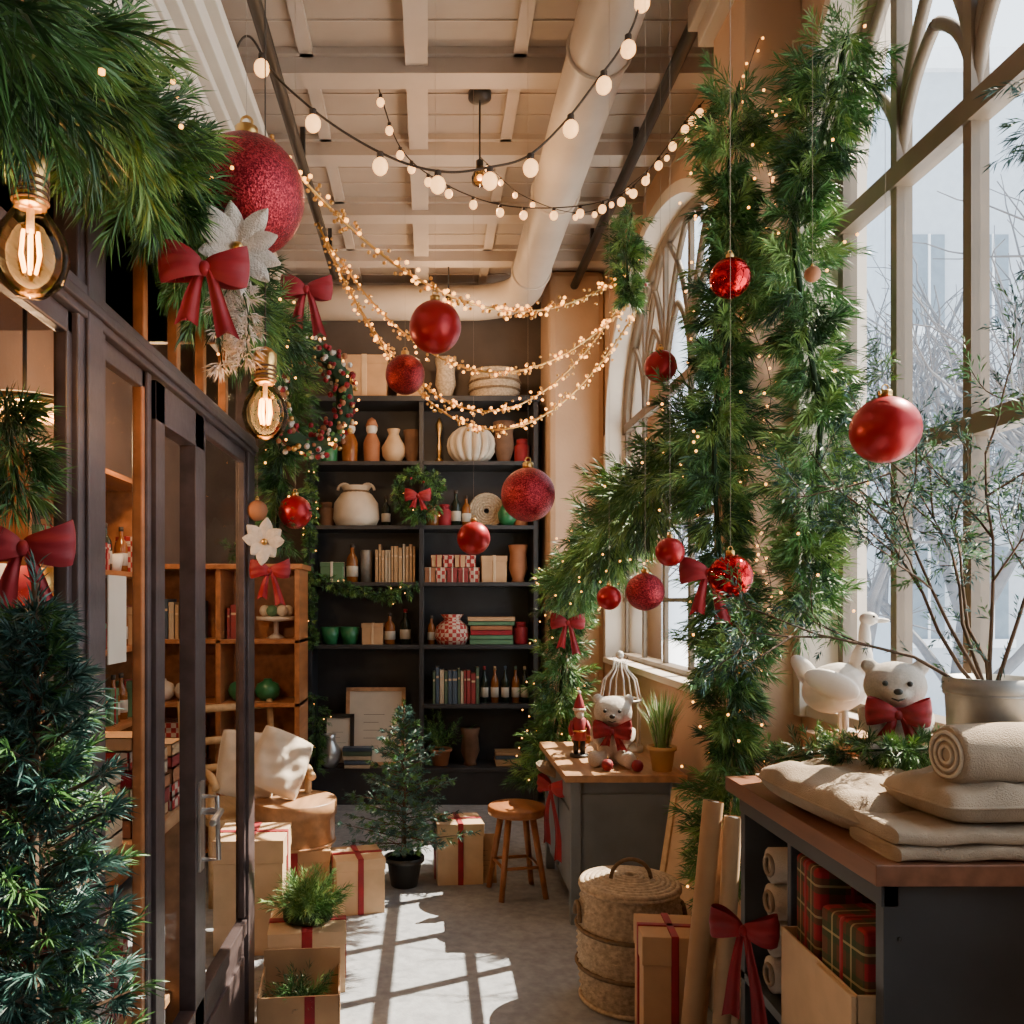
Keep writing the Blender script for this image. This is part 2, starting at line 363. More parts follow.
for x,y,l in ((.24,4.1,.36),(.13,6.0,.3)):
    mb=MB(); mb.lathe([(.0001,-.04),(.02,-.04),(.055,-.03),(.055,0),(.0001,0)],M_black,(0,0,0)); mb.tube([(0,0,-.03),(0,0,-l)],.005,M_black,6)
    mb.lathe([(.0001,-l-.10),(.035,-l-.08),(.04,-l-.05),(.02,-l-.01),(.02,-l),(.0001,-l)],M_glassA); mb.ell((0,0,-l-.05),.015,M_bulb,10); mb.tube([(0,0,-l-.03),(0,0,-l+.03)],.018,M_black,10)
    mb.done('pendant_lamp',(x,y,H-.002))
# ---------------------------------------------------------------- storefront
mb=MB(); x0,x1=-.665,-.63
def post(y0,y1,m=M_dark,z1=2.45,e=0): mb.box(x0-e,x1+e,y0,y1,0,z1,m)
for a,b in ((-1.2,-1.1),(.05,.13),(.86,.93),(1.51,1.64),(2.93,3.03)): post(a,b,e=.005)
mb.box(x1+.005,x1+.012,1.54,1.61,0,2.45,M_dark)
for a,b in ((1.895,1.925),(2.345,2.385)): post(a,b,z1=2.06)
mb.box(x0-.005,x1+.010,-1.2,3.03,2.06,2.12,M_dark)
mb.box(x0-.005,x1+.020,-1.2,3.03,2.075,2.095,M_dark)
mb.box(x0-.01,x1+.015,-1.2,3.03,2.40,2.47,M_orangewood)
for y in (.5,1.2,1.9,2.15,2.4,2.66): mb.box(x0+.005,x1-.005,y-.015,y+.015,2.12,2.41,M_orangewood)
for a,b in ((-1.1,.05),(.13,.86),(.93,1.51),(1.64,1.895),(2.385,2.93)):
    mb.box(x0+.01,x1-.01,a,b,0,.42,M_dark); mb.box(x0,x1,a,b,.40,.45,M_dark); mb.box(x1-.012,x1,a+.04,b-.04,.08,.34,M_dark)
    mb.box(x0+.008,x1-.005,a,a+.022,.46,2.06,M_dark); mb.box(x0+.008,x1-.005,b-.022,b,.46,2.06,M_orangewood if 1<a<2 else M_dark); mb.box(x0+.008,x1-.005,a,b,2.02,2.06,M_dark)  # orange sidelight edge: sun on the dark frame, put into the colour
    mb.add([(-.65,a,.46),(-.65,b,.46),(-.65,b,2.04),(-.65,a,2.04)],[(0,1,2,3)],M_glass)
mb.add([(-.65,-1.1,2.12),(-.65,2.95,2.12),(-.65,2.95,2.41),(-.65,-1.1,2.41)],[(0,1,2,3)],M_glass)
mb.box(-1.08,x1-.01,-1.2,3.03,2.47,2.95,M_cream)
mb.box(-1.08,x1+.02,-1.2,3.06,2.47,2.55,M_orangewood)
for a,b in ((0,.8),(.9,1.7),(1.8,2.35),(2.45,2.95)): mb.box(x1-.01,x1+.005,a,b,2.62,2.86,M_cream)
for i,(dx,z0,z1) in enumerate(((.0,2.93,2.97),(.03,2.97,3.0),(.06,3.0,3.06),(.09,3.06,3.10))): mb.box(-1.08,x1+dx,-1.2,3.03+dx,z0,z1,M_cream)
mb.box(-1.88,-.68,-1.2,3.0,2.50,2.56,M_wallL)
mb.done('storefront',recenter=True,bevel=.003)
mb=MB() # door
a,b=1.93,2.34
mb.box(-.665,-.622,a,a+.065,.02,2.05,M_dark); mb.box(-.665,-.622,b-.085,b,.02,2.05,M_dark)
mb.box(-.665,-.622,a,b,1.96,2.05,M_dark); mb.box(-.665,-.622,a,b,.02,.46,M_dark); mb.box(-.622,-.614,a+.08,b-.08,.1,.4,M_dark)
mb.box(-.655,-.632,a+.065,a+.075,.46,1.96,M_orangewood)  # orange strip paints the sunlit edge of the dark door stile
mb.add([(-.648,a,.46),(-.648,b,.46),(-.648,b,1.97),(-.648,a,1.97)],[(0,1,2,3)],M_glass)
mb.box(-.622,-.614,2.275,2.315,.82,1.06,M_silver); mb.tube([(-.615,2.295,.98),(-.565,2.295,.98),(-.56,2.19,.975)],.010,M_silver,8); mb.tube([(-.615,2.295,1.02),(-.575,2.295,1.02),(-.57,2.295,.85),(-.615,2.295,.85)],.007,M_silver,8)
mb.done('door_1',recenter=True,bevel=.003)
simple('glass_notice_card',-.646,-.643,1.70,1.80,1.42,1.60,m=M_paper)
# ---------------------------------------------------------------- goods
def bottle(name,x,y,z,h,r,m,cap=M_cord):
    mb=MB(); mb.lathe([(.0001,0),(r,0),(r,h*.55),(r*.9,h*.64),(r*.35,h*.76),(r*.33,h*.93)],m,seg=14); mb.lathe([(r*.38,h*.9),(r*.38,h),(.0001,h)],cap,seg=10)
    mb.lathe([(r*1.02,h*.15),(r*1.02,h*.42)],M_paper,seg=14); return mb.done(name,(x,y,z))
def lobj(name,x,y,z,prof,m,seg=20,s=1.): 
    mb=MB(); mb.lathe([(a*s,b*s) for a,b in prof],m,seg=seg); return mb.done(name,(x,y,z))
VASE=[(.0001,0),(.05,0),(.09,.06),(.10,.13),(.06,.2),(.04,.24),(.055,.28),(.04,.28),(.03,.24),(.0001,.2)]
ROUND=[(.0001,0),(.08,0),(.15,.06),(.17,.14),(.14,.22),(.06,.26),(.05,.29),(.0001,.28)]
URN=[(.0001,0),(.06,0),(.05,.03),(.08,.12),(.07,.24),(.085,.32),(.0001,.3)]
CUP=[(.0001,0),(.045,0),(.065,.11),(.06,.11),(.04,.02),(.0001,.02)]
JAR=[(.0001,0),(.05,0),(.055,.01),(.055,.12),(.035,.14),(.04,.14),(.04,.17),(.0001,.172)]
def books(name,x,y,z,w,h,dep=.17,mats=M_bk):
    mb=MB(); u=0
    while u<w-.02:
        t=random.uniform(.02,.042); hh=h*random.uniform(.8,1.); m=random.choice(mats)
        mb.box(u,u+t-.001,0,.004,0,hh,m); mb.box(u,u+.003,0,dep,0,hh,m); mb.box(u+t-.004,u+t-.001,0,dep,0,hh,m); mb.box(u+.003,u+t-.004,.004,dep-.005,.003,hh-.005,M_paper)
        mb.box(u+.004,u-.005+t,-.001,0,hh*.7,hh*.76,M_kraft2); u+=t
    return mb.done(name,(x,y,z))
def bstack(name,x,y,z,n,w=.2,mats=M_bk,d=.15,rz=0,t=.03):
    mb=MB(); zz=0
    for i in range(n):
        ww=w*random.uniform(.85,1); m=random.choice(mats); hh=t*random.uniform(.8,1.2)
        mb.box(-ww/2,ww/2,-d/2,d/2,zz,zz+.003,m); mb.box(-ww/2,ww/2,-d/2,d/2,zz+hh-.003,zz+hh,m); mb.box(-ww/2,ww/2,-d/2,-d/2+.003,zz,zz+hh,m); mb.box(ww/2-.003,ww/2,-d/2,d/2,zz,zz+hh,m); mb.box(-ww/2+.004,ww/2-.004,-d/2+.004,d/2-.004,zz+.003,zz+hh-.003,M_paper); zz+=hh
    return mb.done(name,(x,y,z),rz)
def gift(name,x,y,z,w,d,h,m=M_kraft,rm=M_red,rz=0,b=True,both=True,rw=.12):
    mb=MB(); mb.box(-w/2,w/2,-d/2,d/2,0,h,m); e=.0025; k=w*rw
    mb.box(-w/2-.004,w/2+.004,-d/2-.004,d/2+.004,h*.80,h+.002,m)
    q=e+.004; mb.box(-k/2,k/2,-d/2-q,d/2+q,.0005,h+q,rm)
    if both: mb.box(-w/2-q,w/2+q,-k/2,k/2,.0005,h+q,rm)
    if b: bow_into(mb,w*.26,w*.25,rm,Matrix.Translation((0,0,h+w*.07))@Matrix.Rotation(-.9,4,'X'))
    return mb.done(name,(x,y,z),rz,bevel=.002)
def pillow_into(mb,w,d,t,m,sag=.0):
    ph=random.random()*6
    def f(u,v,s):
        a,b=u*2-1,v*2-1; k=(max(0,1-a**4)*max(0,1-b**4))**.45; e=1-.10*(a*a*b*b)
        wr=.006*math.sin(a*7+b*5+ph)+.004*math.sin(b*13-a*4+ph)
        return (a*w/2*e*(1-.04*(1-b*b)), b*d/2*e*(1-.04*(1-a*a)), t/2+s*t/2*k*(1 if s>0 else .98)+(wr*k if s>0 else 0))
    mb.grid(lambda u,v:f(u,v,1),28,28,m); mb.grid(lambda u,v:f(v,u,-1),20,20,m)
    pts=[f(u,v,0) for u,v in [(i/12,0) for i in range(12)]+[(1,i/12) for i in range(12)]+[(1-i/12,1) for i in range(12)]+[(0,1-i/12) for i in range(12)]]
    mb.tube(pts,.0035,m,5,closed=True)
def tube_basket(name,x,y,z,R,h,handles=True,lid=True):
    mb=MB(); rows=int(h/.012); n=96
    pr=lambda t: R*(.90+.12*math.sin(t*PI*.85+.2))
    V=[];f=[]
    for i in range(rows*2+1):
        t=i/(rows*2)
        for j in range(n):
            a=2*PI*j/n; row=i//2; rr=pr(t)+.004*math.sin(a*24+PI*row)*(1 if i%2 else .3)+(.003 if i%2 else -.002)
            V.append((rr*math.cos(a),rr*math.sin(a),t*h))
    for i in range(rows*2):
        for j in range(n): k=(j+1)%n; f.append((i*n+j,i*n+k,(i+1)*n+k,(i+1)*n+j))
    mb.add(V,f,M_wicker,True); mb.lathe([(.0001,.004),(R*.9,.004)],M_wicker)
    for t in (.02,.33,.66,1.): mb.torus((0,0,h*t+(.006 if t<.1 else 0)),pr(t)+.006,.009,M_rope if .1<t<.9 else M_wicker,'z',48,6)
    if lid:
        for k in range(9): mb.torus((0,0,h+.012+.003*k),pr(1)*(1-k*.105)+.001,.012,M_wicker,'z',48,6)
        mb.lathe([(pr(1),h+.005),(.0001,h+.03)],M_wicker)
    if handles:
        mb.tube([(.07*math.cos(t)*1.1,-.02,h+.035+.075*math.sin(t)) for t in np.linspace(0,PI,14)],.008,M_rope,8)
        for s in (-1,1): mb.tube([(s*(pr(.8)+.01),.05*math.cos(t),h*.72+.06*math.sin(t)) for t in np.linspace(0,PI,12)],.009,M_rope,8)
    return mb.done(name,(x,y,z))
def teddy(name,x,y,z,h,rz,rb=True,m=M_plush):
    e=bpy.data.objects.new(name,None); sc.collection.objects.link(e); e.location=(x,y,z); e.rotation_euler=(0,0,rz); e.scale=(h,h,h)
    mb=MB()
    mb.ell((0,0,.28),(.23,.19,.28),m); mb.ell((0,-.02,.72),(.27,.23,.23),m); mb.ell((0,-.19,.66),(.12,.10,.09),m)
    for s in (-1,1):
        mb.ell((s*.215,-.0,.90),(.075,.05,.075),m); mb.ell((s*.23,-.12,.40),(.075,.17,.08),m,rot=Matrix.Rotation(.7,3,'X')@Matrix.Rotation(-s*.3,3,'Z'))
        mb.ell((s*.16,-.22,.10),(.10,.22,.10),m,rot=Matrix.Rotation(s*.35,3,'Z')); mb.ell((s*.23,-.40,.12),(.10,.07,.12),m)
    ob=mb.done('body',parent=e); r=ob.modifiers.new('r','REMESH'); r.mode='VOXEL'; r.voxel_size=.018; r.use_smooth_shade=True; sm=ob.modifiers.new('s','SMOOTH'); sm.iterations=4
    mb=MB()
    for s in (-1,1): mb.ell((s*.10,-.235,.76),.026,M_black,10)
    mb.ell((0,-.285,.69),(.04,.02,.03),M_black,10); mb.tube([(-.05,-.265,.63),(0,-.28,.61),(.05,-.265,.63)],.009,M_black,5)
    mb.done('face',parent=e)
    mb=MB(); mb.torus((0,-.02,.51),.20,.035,M_red,'z',24,8); bow_into(mb,.27,.24,M_red,Matrix.Translation((0,-.27,.48))); mb.done('neck_bow',parent=e)
    return e
# ---- back shelf unit
F=6.42; K=6.78
mb=MB()
for x in (-.91,-.065,.80): mb.box(x-.018,x+.018,F,K,0,3.06,M_shelf)
mb.box(-.93,.82,K-.015,K,0,3.06,M_shelf); mb.box(-.95,.84,F-.02,K,3.05,3.09,M_shelf)
SL=[2.60,2.115,1.685,1.21,.28]; SR=[2.60,2.115,1.685,1.21,.76,.28]
for z in SL: mb.box(-.9,-.07,F,K,z-.03,z,M_shelf)
for z in SR: mb.box(-.06,.79,F,K,z-.03,z,M_shelf)
mb.box(-.9,.79,F+.01,F+.03,0,.25,M_shelf)
mb.done('back_shelf_unit',recenter=True,bevel=.003)
ys=6.56
for x,m,h in ((-.62,M_amber,.34),(-.45,M_terra,.34)):
    mb=MB(); mb.lathe([(.0001,0),(.055,0),(.06,.02),(.065,.16),(.05,.2),(.035,.23)],m); mb.ell((0,0,.27),(.045,.045,.05),M_white,14); mb.lathe([(.05,.29),(.03,.34),(.0001,.36)],m); mb.done('carved_figurine',(x,ys,2.60))
lobj('ceramic_vase',-.28,ys,2.60,VASE,M_kraft2,s=.95); lobj('stoneware_urn',-.14,ys,2.60,URN,M_cone,s=.8)
lobj('brass_candlestick',.07,ys,2.60,[(.0001,0),(.05,0),(.04,.02),(.012,.05),(.02,.12),(.01,.2),(.03,.3),(.012,.34),(.0001,.36)],M_brass)
lobj('candle_jar',-.78,ys,2.60,JAR,M_green,s=1.2); lobj('candle_jar',.71,ys,2.60,JAR,M_red,s=1.1)
mb=MB()
for i in range(14):
    a=2*PI*i/14; mb.tube([(.165*math.cos(t)*math.cos(a),.165*math.cos(t)*math.sin(a),.14+.13*math.sin(t)) for t in np.linspace(-1.3,1.3,9)],.03,M_cush,6)
mb.ell((0,0,.14),(.15,.15,.13),M_cush); mb.lathe([(.07,0),(.07,.03)],M_cush); mb.done('round_ribbed_vase',(.32,ys,2.60))
lobj('stoneware_urn',.57,ys,2.60,URN,M_cone,s=1.0); 
for x,w,h in ((-.5,.34,.32),(-.15,.2,.22)):
    gift('storage_box',x,6.58,3.09,w,.26,h,M_kraft,M_kraft2,b=False,both=False)
lobj('stoneware_urn',.12,6.56,3.09,URN,M_wicker,s=1.0)
tube_basket('woven_bowl',.5,6.58,3.09,.19,.2,False,True)
mb=MB(); mb.lathe([(.0001,0),(.15,0),(.18,.06),(.17,.18),(.12,.25),(.09,.27),(.12,.31),(.0001,.29)],M_cush,seg=18); mb.torus((0,0,.265),.095,.012,M_rope,'z',20,6)
for s in (-1,1): mb.tube([(s*.09+.05*math.cos(t),0,.28+.05*math.sin(t)) for t in np.linspace(0,PI,10)],.012,M_cush,6)
mb.done('linen_sack',(-.57,ys,2.115))
bottle('wine_bottle',.20,ys,2.115,.28,.04,M_dbottle); bottle('wine_bottle',.28,ys,2.115,.24,.035,M_amber)
mb=MB(); 
for k in range(6): mb.torus((0,.02*(k/6),0.13),.13-.02*k,.012,M_wicker,'y',30,6)
mb.lathe([(.0001,0),(.04,0),(.04,.02)],M_black); mb.done('wicker_plate',(.44,6.62,2.115))
lobj('glass_jar',.60,ys,2.115,VASE,M_green,s=.8); lobj('candle_jar',.70,ys,2.115,JAR,M_terra)
lobj('candle_jar',.02,ys,2.115,JAR,M_amber); lobj('candle_jar',.11,ys,2.115,JAR,M_red)
lobj('candle_jar',-.80,ys,2.115,JAR,M_cone,s=1.1); bottle('wine_bottle',-.34,ys,2.115,.24,.035,M_dbottle)
gift('sage_gift_box',-.75,ys,1.685,.17,.16,.15,M_greenb,M_paper,b=False); bottle('wine_bottle',-.60,ys,1.685,.30,.045,M_amber); lobj('tin_canister',-.49,ys,1.685,[(.0001,0),(.045,0),(.045,.24),(.04,.25),(.0001,.25)],M_zinc)
books('book_row',-.42,6.48,1.685,.31,.30,mats=M_bk[1:2]+M_bk[4:]+M_bk[1:2])
for x in (.00,.085,.17,.255,.34): gift('small_gift',x,ys,1.685,.075,.1,.11,random.choice([M_rw,M_terra,M_bk[0]]),M_paper,b=False)
for x in (.05,.14,.23,.31): gift('small_gift',x,ys,1.802,.075,.1,.09,random.choice([M_rw,M_greenb,M_kraft]),M_red,b=False)
gift('kraft_carton',.49,ys,1.685,.19,.16,.20,M_kraft,M_kraft2,b=False,both=False); lobj('terracotta_vase',.68,ys,1.685,URN,M_terra,s=.9)
for x in (-.77,-.62): lobj('green_cup',x,ys,1.21,CUP,M_green,s=1.2)
gift('kraft_carton',-.44,ys,1.21,.16,.14,.16,M_kraft,M_kraft2,b=False,both=False)
bottle('wine_bottle',-.31,ys,1.21,.24,.042,M_amber); bottle('wine_bottle',-.19,ys,1.21,.27,.042,M_dbottle,M_red)
mb=MB(); mb.lathe([(.0001,0),(.11,0),(.14,.06),(.12,.14),(.06,.19),(.09,.23),(.0001,.21)],M_rw,seg=18); mb.done('red_gift_sack',(.17,ys,1.21))
bottle('wine_bottle',.01,ys,1.21,.22,.03,M_amber)
bstack('boxed_goods_stack',.47,ys,1.21,6,.36,[M_kraft,M_red,M_terra,M_greenb],.16,t=.035)
lobj('candle_jar',.70,ys,1.21,JAR,M_red)
books('book_row',.02,6.48,.76,.36,.28,mats=[M_bk[2],M_bk[0],M_bk[4],M_bk[3]])
for i,x in enumerate((.42,.50,.58,.66,.73)): bottle('wine_bottle',x,ys,.76,.28,.03,[M_dbottle,M_amber][i%2],M_bk[i%5])
def frame(name,x,y,z,w,h,rz=0,tilt=-.18,inner=M_paper,fm=M_wood):
    mb=MB(); t=.03; mb.box(-w/2,w/2,-.01,.012,0,t,fm); mb.box(-w/2,w/2,-.01,.012,h-t,h,fm); mb.box(-w/2,-w/2+t,-.01,.012,0,h,fm); mb.box(w/2-t,w/2,-.01,.012,0,h,fm); mb.box(-w/2+t,w/2-t,.0,.01,t,h-t,inner)
    for i in range(5): mb.box(-w*.2,w*(.05+.1*(i%3)),-.0015,0,h*(.25+.1*i),h*(.255+.1*i),M_cord)
    return mb.done(name,(x,y,z),rot=(tilt,0,rz))
frame('framed_print',-.42,6.50,.28,.46,.60); frame('picture_frame',-.70,6.47,.28,.24,.40,fm=M_black,tilt=-.12)
bstack('book_stack',-.55,6.45,.28,5,.22,[M_bk[2],M_bk[4],M_bk[3]],.1); lobj('silver_vase',-.76,6.46,.28,VASE,M_silver,s=.9)
lobj('stoneware_urn',.31,6.56,.28,URN,M_cone,s=.9); bstack('book_stack',.6,6.56,.28,4,.22,[M_bk[2],M_bk[3],M_bk[1]])
def bush(name,x,y,z,pr,ph,pm,R,h,n=60,mats=GM,nl=.05,w=(.4,.4,.2),nw=.004,nn=26):
    mb=MB(); pot_into(mb,pr,ph,pm); D=rng.normal(size=(n,3)); D[:,2]=abs(D[:,2])*1.+.5; D=unit(D); D[:,:2]*=R/h*1.3
    B=np.tile([0,0,ph*.9],(n,1))+D*rng.uniform(0,h*.5,(n,1)); sprigs(mb,B,D,rng.uniform(.4,.65,n)*h,nn,nl,nw,mats,w); return mb.done(name,(x,y,z))
bush('potted_fir_sprigs',.08,6.54,.28,.09,.13,M_terra,.19,.34)
def shelfdrape(name,pts,R=.05,l=8): garland(name,pts,R,per_m=160,nn=18,nl=.045,nw=.006,lights=l)
shelfdrape('shelf_garland',[(-.88,6.40,1.72),(-.6,6.38,1.64),(-.3,6.38,1.58),(-.10,6.38,1.67)],.065)
shelfdrape('shelf_garland',[(-.90,6.38,2.9),(-.89,6.36,2.3),(-.91,6.36,1.7),(-.88,6.36,1.2)],.065)
shelfdrape('shelf_garland',[(-.86,6.34,.85),(-.84,6.33,.5),(-.86,6.33,.29)],.11)
def wreath(name,c,R,r,ax='y',per=220,rb=True,lights=10,rz=0,bw=.06,nl=.035):
    mb=MB(); P=[(R*math.cos(t),0,R*math.sin(t)) for t in np.linspace(0,2*PI,25)]
    garland_into(mb,P,r,per_m=per,nn=18,nl=nl,nw=.006,lights=lights,berries=8)
    if rb: bow_into(mb,bw,bw*1.0,M_red,Matrix.Translation((0,-r*.9,-R*.15)))
    return mb.done(name,c,rz)
wreath('fir_wreath',(-.09,6.34,2.34),.15,.075,bw=.10,lights=6,nl=.045)
# ---- wooden bookcase left back
mb=MB(); X0,X1,Y0,Y1,Z1=-1.75,-.76,4.95,5.3,1.73
for x in (X0,-1.25,X1-.03): mb.box(x,x+.03,Y0,Y1,0,Z1,M_orangewood)
mb.box(X0,X1,Y1-.02,Y1,0,Z1,M_orangewood); mb.box(X0-.02,X1+.02,Y0-.02,Y1,Z1,Z1+.03,M_orangewood)
for z in (.1,.5,.95,1.32): mb.box(X0,X1,Y0,Y1-.02,z-.025,z,M_orangewood)
mb.done('wooden_bookcase',recenter=True,bevel=.003)
for x in (-1.13,-.97,-1.45,-1.6): lobj('green_ornament_jar',x,5.08,.95,ROUND,M_green if x>-1.2 else M_cush,s=.45)
lobj('cake_stand',-.93,5.14,1.32,[(.0001,0),(.06,0),(.015,.03),(.015,.1),(.12,.11),(.12,.13),(.0001,.13)],M_white)
mb=MB()
for k in range(7): mb.ell((.07*math.cos(k*.9),.06*math.sin(k*.9),.035),.035,[M_cush,M_greenb][k%2],12)
mb.done('dried_ornament_pile',(-.93,5.14,1.45))
bstack('folded_linens',-1.05,5.12,.5,7,.24,[M_cush,M_green,M_kraft2],.18,t=.035); books('book_row',-1.2,5.02,1.32,.12,.22); bstack('folded_linens',-1.0,5.12,.1,6,.3,[M_cush,M_rw],.18,t=.04)
books('book_row',-1.7,5.02,1.32,.36,.24); bstack('boxed_goods_stack',-1.5,5.12,.5,8,.3,[M_kraft,M_rw,M_terra],.2,t=.04)
lobj('ceramic_vase',-.85,5.12,.5,VASE,M_white,s=.8)
garland('bookcase_garland',[(-1.2,5.08,1.84),(-1.0,5.05,1.86),(-.85,5.02,1.86)],.09,per_m=150,nn=22,nl=.05,nw=.005,lights=8)
# ---- shop interior behind glass
mb=MB(); 
for y in (3.4,4.15,4.9): mb.box(-1.88,-1.6,y-.015,y+.015,0,2.2,M_orangewood)
for z in (.1,.5,.9,1.3,1.7,2.2): mb.box(-1.88,-1.6,3.4,4.9,z-.025,z,M_orangewood)
mb.done('side_shelf_unit',recenter=True)
for z in (.5,.9,1.3,1.7):
    for y in np.arange(3.50,4.87,.115):
        if abs(y-4.15)<.075: continue
        c=random.random()
        if c<.3: lobj('candle_jar',-1.69,y,z,CUP,random.choice([M_red,M_white,M_green,M_brass]),14,.85)
        elif c<.65: bottle('wine_bottle',-1.69,y,z,.25,.035,random.choice([M_amber,M_dbottle]))
        else: gift('small_gift',-1.69,y,z,.1,.1,random.uniform(.12,.22),random.choice([M_rw,M_kraft,M_greenb]),M_red,b=False)
mb=MB(); mb.box(-1.35,-.78,1.25,2.75,.86,.90,M_wood)
for x in (-1.32,-.84):
    for y in (1.28,2.69): mb.box(x,x+.05,y,y+.05,0,.86,M_wood)
mb.box(-1.3,-.82,1.3,2.7,.28,.31,M_wood)
mb.box(-1.33,-1.03,1.27,2.73,1.20,1.225,M_wood); mb.box(-1.33,-1.31,1.27,2.73,.9,1.5,M_wood); mb.box(-1.33,-1.08,1.27,2.73,1.5,1.525,M_wood)
for y in (1.27,2.0,2.71): mb.box(-1.33,-1.06,y,y+.02,.9,1.5,M_wood)
mb.done('display_table',recenter=True,bevel=.004)
CH=[M_kraft,M_kraft2,M_rw,M_bk[4],M_terra,M_red,M_bk[0]]
for y in (1.38,1.53,1.68,1.84,2.02,2.2,2.37,2.54,2.68):
    bstack('boxed_goods_stack',-.88+random.uniform(-.02,.02),y,.90,random.randint(3,6),.15,CH,.12,t=.045)
for y in (1.40,1.55,1.70,1.86,2.12,2.28,2.44,2.6):
    bstack('boxed_goods_stack',-1.17,y,.90,random.randint(3,5),.18,CH,.12,t=.05)
    if random.random()<.5: bstack('boxed_goods_stack',-1.17,y,1.226,random.randint(3,5),.18,CH,.12,t=.045)
    else: bottle('wine_bottle',-1.15,y,1.226,.24,.035,random.choice([M_amber,M_dbottle]))
    lobj('candle_jar',-1.2,y,1.526,CUP,random.choice([M_white,M_brass,M_red]),14,1.1)
for y in (1.5,1.82,2.14,2.46): gift('gift_box',-1.05,y,.31,.26,.26,.30,random.choice([M_kraft,M_rw]),M_red)
mb=MB(); mb.lathe([(.0001,-.02),(.13,-.02),(.15,.0),(.13,.02),(.0001,.025)],M_bulb,seg=32); mb.torus((0,0,0),.155,.012,M_brass,'z',36,6); mb.tube([(0,0,.02),(0,0,.42)],.006,M_black,6); mb.done('disc_pendant_lamp',(-1.12,2.35,2.08))
mb=MB(); garland_into(mb,[(-1.0+.0,1.25+.22*math.cos(t),1.85+.22*math.sin(t)) for t in np.linspace(0,2*PI,20)],.09,per_m=140,nn=20,nl=.04,nw=.004,lights=40,berries=40)
mb.tube([(-1.0,1.25,2.07),(-1.0,1.25,2.5)],.002,M_cord,4); mb.done('lit_wreath',recenter=True)
# ---- left garland etc.
clipL=lambda V: np.concatenate([np.maximum(V[...,:1],-.615),V[...,1:]],-1)
garland('storefront_garland',[(-.46,.80,2.14),(-.47,1.05,2.24),(-.50,1.35,2.32),(-.52,1.7,2.34),(-.52,2.1,2.34),(-.53,2.5,2.38),(-.50,2.85,2.40)],.15,per_m=210,nn=60,nl=.07,nw=.0036,lights=12,clip=clipL,lr=.004,w=(.4,.42,.18))
garland('post_garland',[(-.50,2.92,2.42),(-.53,3.04,2.25),(-.55,3.12,2.0),(-.56,3.12,1.80)],.135,per_m=210,nn=44,nl=.06,nw=.004,lights=10)
bow('red_bow',(-.43,1.62,2.18),.085,.12,.25)
bow('red_bow',(-.375,2.58,2.49),.08,.13,.1)
bow('red_bow',(-.55,1.15,1.62),.066,.10,.35)
bow('red_bow',(-.55,2.92,1.65),.07,.11,.1)
def pedal(name,loc,n,l,w,m,rz=0,tilt=0):
    mb=MB()
    for k in range(n):
        a=2*PI*k/n+random.uniform(-.2,.2); ll=l*random.uniform(.75,1.1); up=random.uniform(.1,.5)
        R=Matrix.Rotation(a,4,'Y'); mb.M=R
        mb.grid(lambda u,v:((v*2-1)*w*math.sin(PI*min(1,u*.93+.05))**.8, -up*ll*u*(1-.3*u)-.25*w*(1-abs(v*2-1)), u*ll),8,5,m)
    mb.M=None; mb.ell((0,-.01,0),.012,M_brass,8); return mb.done(name,loc,rz)
pedal('white_poinsettia',(-.39,1.72,2.26),10,.095,.022,M_plush,.3)
pedal('white_poinsettia',(-.57,2.93,1.75),8,.08,.024,M_plush,.1)
mb=MB()
for s in (-1,1):
    garland_into(mb,[(0,0,.0),(s*.03,-.01,-.09),(s*.02,-.02,-.2)],.03,per_m=200,nn=14,nl=.03,nw=.003,lights=0,mats=[M_plush],w=(1,))
mb.done('frosted_sprig',(-.40,1.74,2.22))
garland('bow_fir_sprig',[(-.585,1.17,1.83),(-.58,1.18,1.77),(-.575,1.19,1.70)],.055,per_m=400,nn=34,nl=.05,nw=.0028,lights=0,clip=clipL)
mb=MB()
for i in range(420):
    t=random.uniform(0,2*PI); a=random.uniform(0,2*PI); rr=random.uniform(.02,.05); R=.125
    mb.ell(((R+rr*math.cos(a))*math.cos(t),rr*math.sin(a),(R+rr*math.cos(a))*1.25*math.sin(t)),random.uniform(.006,.011),random.choice([M_red,M_red,M_terra,M_plush,M_brass,M_nm]),8)
mb.torus((0,0,0),.13,.03,M_core,'y',24,6,1.25)
for i in range(26):
    t=random.uniform(0,2*PI); mb.ell((.15*math.cos(t)*random.uniform(.8,1.15),-.045,.19*math.sin(t)*random.uniform(.8,1.1)),.0045,M_fairy,6)
mb.tube([(0,0,.18),(0,0,.32)],.0015,M_cord,4); mb.done('berry_wreath',(-.40,2.80,2.22),.5)
# trees
mb=MB(); pot_into(mb,.12,.22,M_terra); mb.M=Matrix.Translation((0,0,.15)); conifer_into(mb,1.42,.145,.10,mats=[M_nb,M_nb2,M_nm],w=(.5,.32,.18),nl=.034,nw=.0024,nb=300,nn=26,step=.036,side=.5,droop=.05,pw=.6); mb.M=None; mb.done('slim_potted_conifer',(-.455,.98,0))
mb=MB(); pot_into(mb,.11,.16,M_black); mb.M=Matrix.Translation((0,0,.08)); conifer_into(mb,.90,.31,.12,mats=[M_nb,M_nm,M_nb2],w=(.2,.35,.45),nl=.036,nw=.0055,nb=90,nn=17,step=.06); mb.M=None; mb.done('potted_christmas_tree',(-.14,4.62,0))
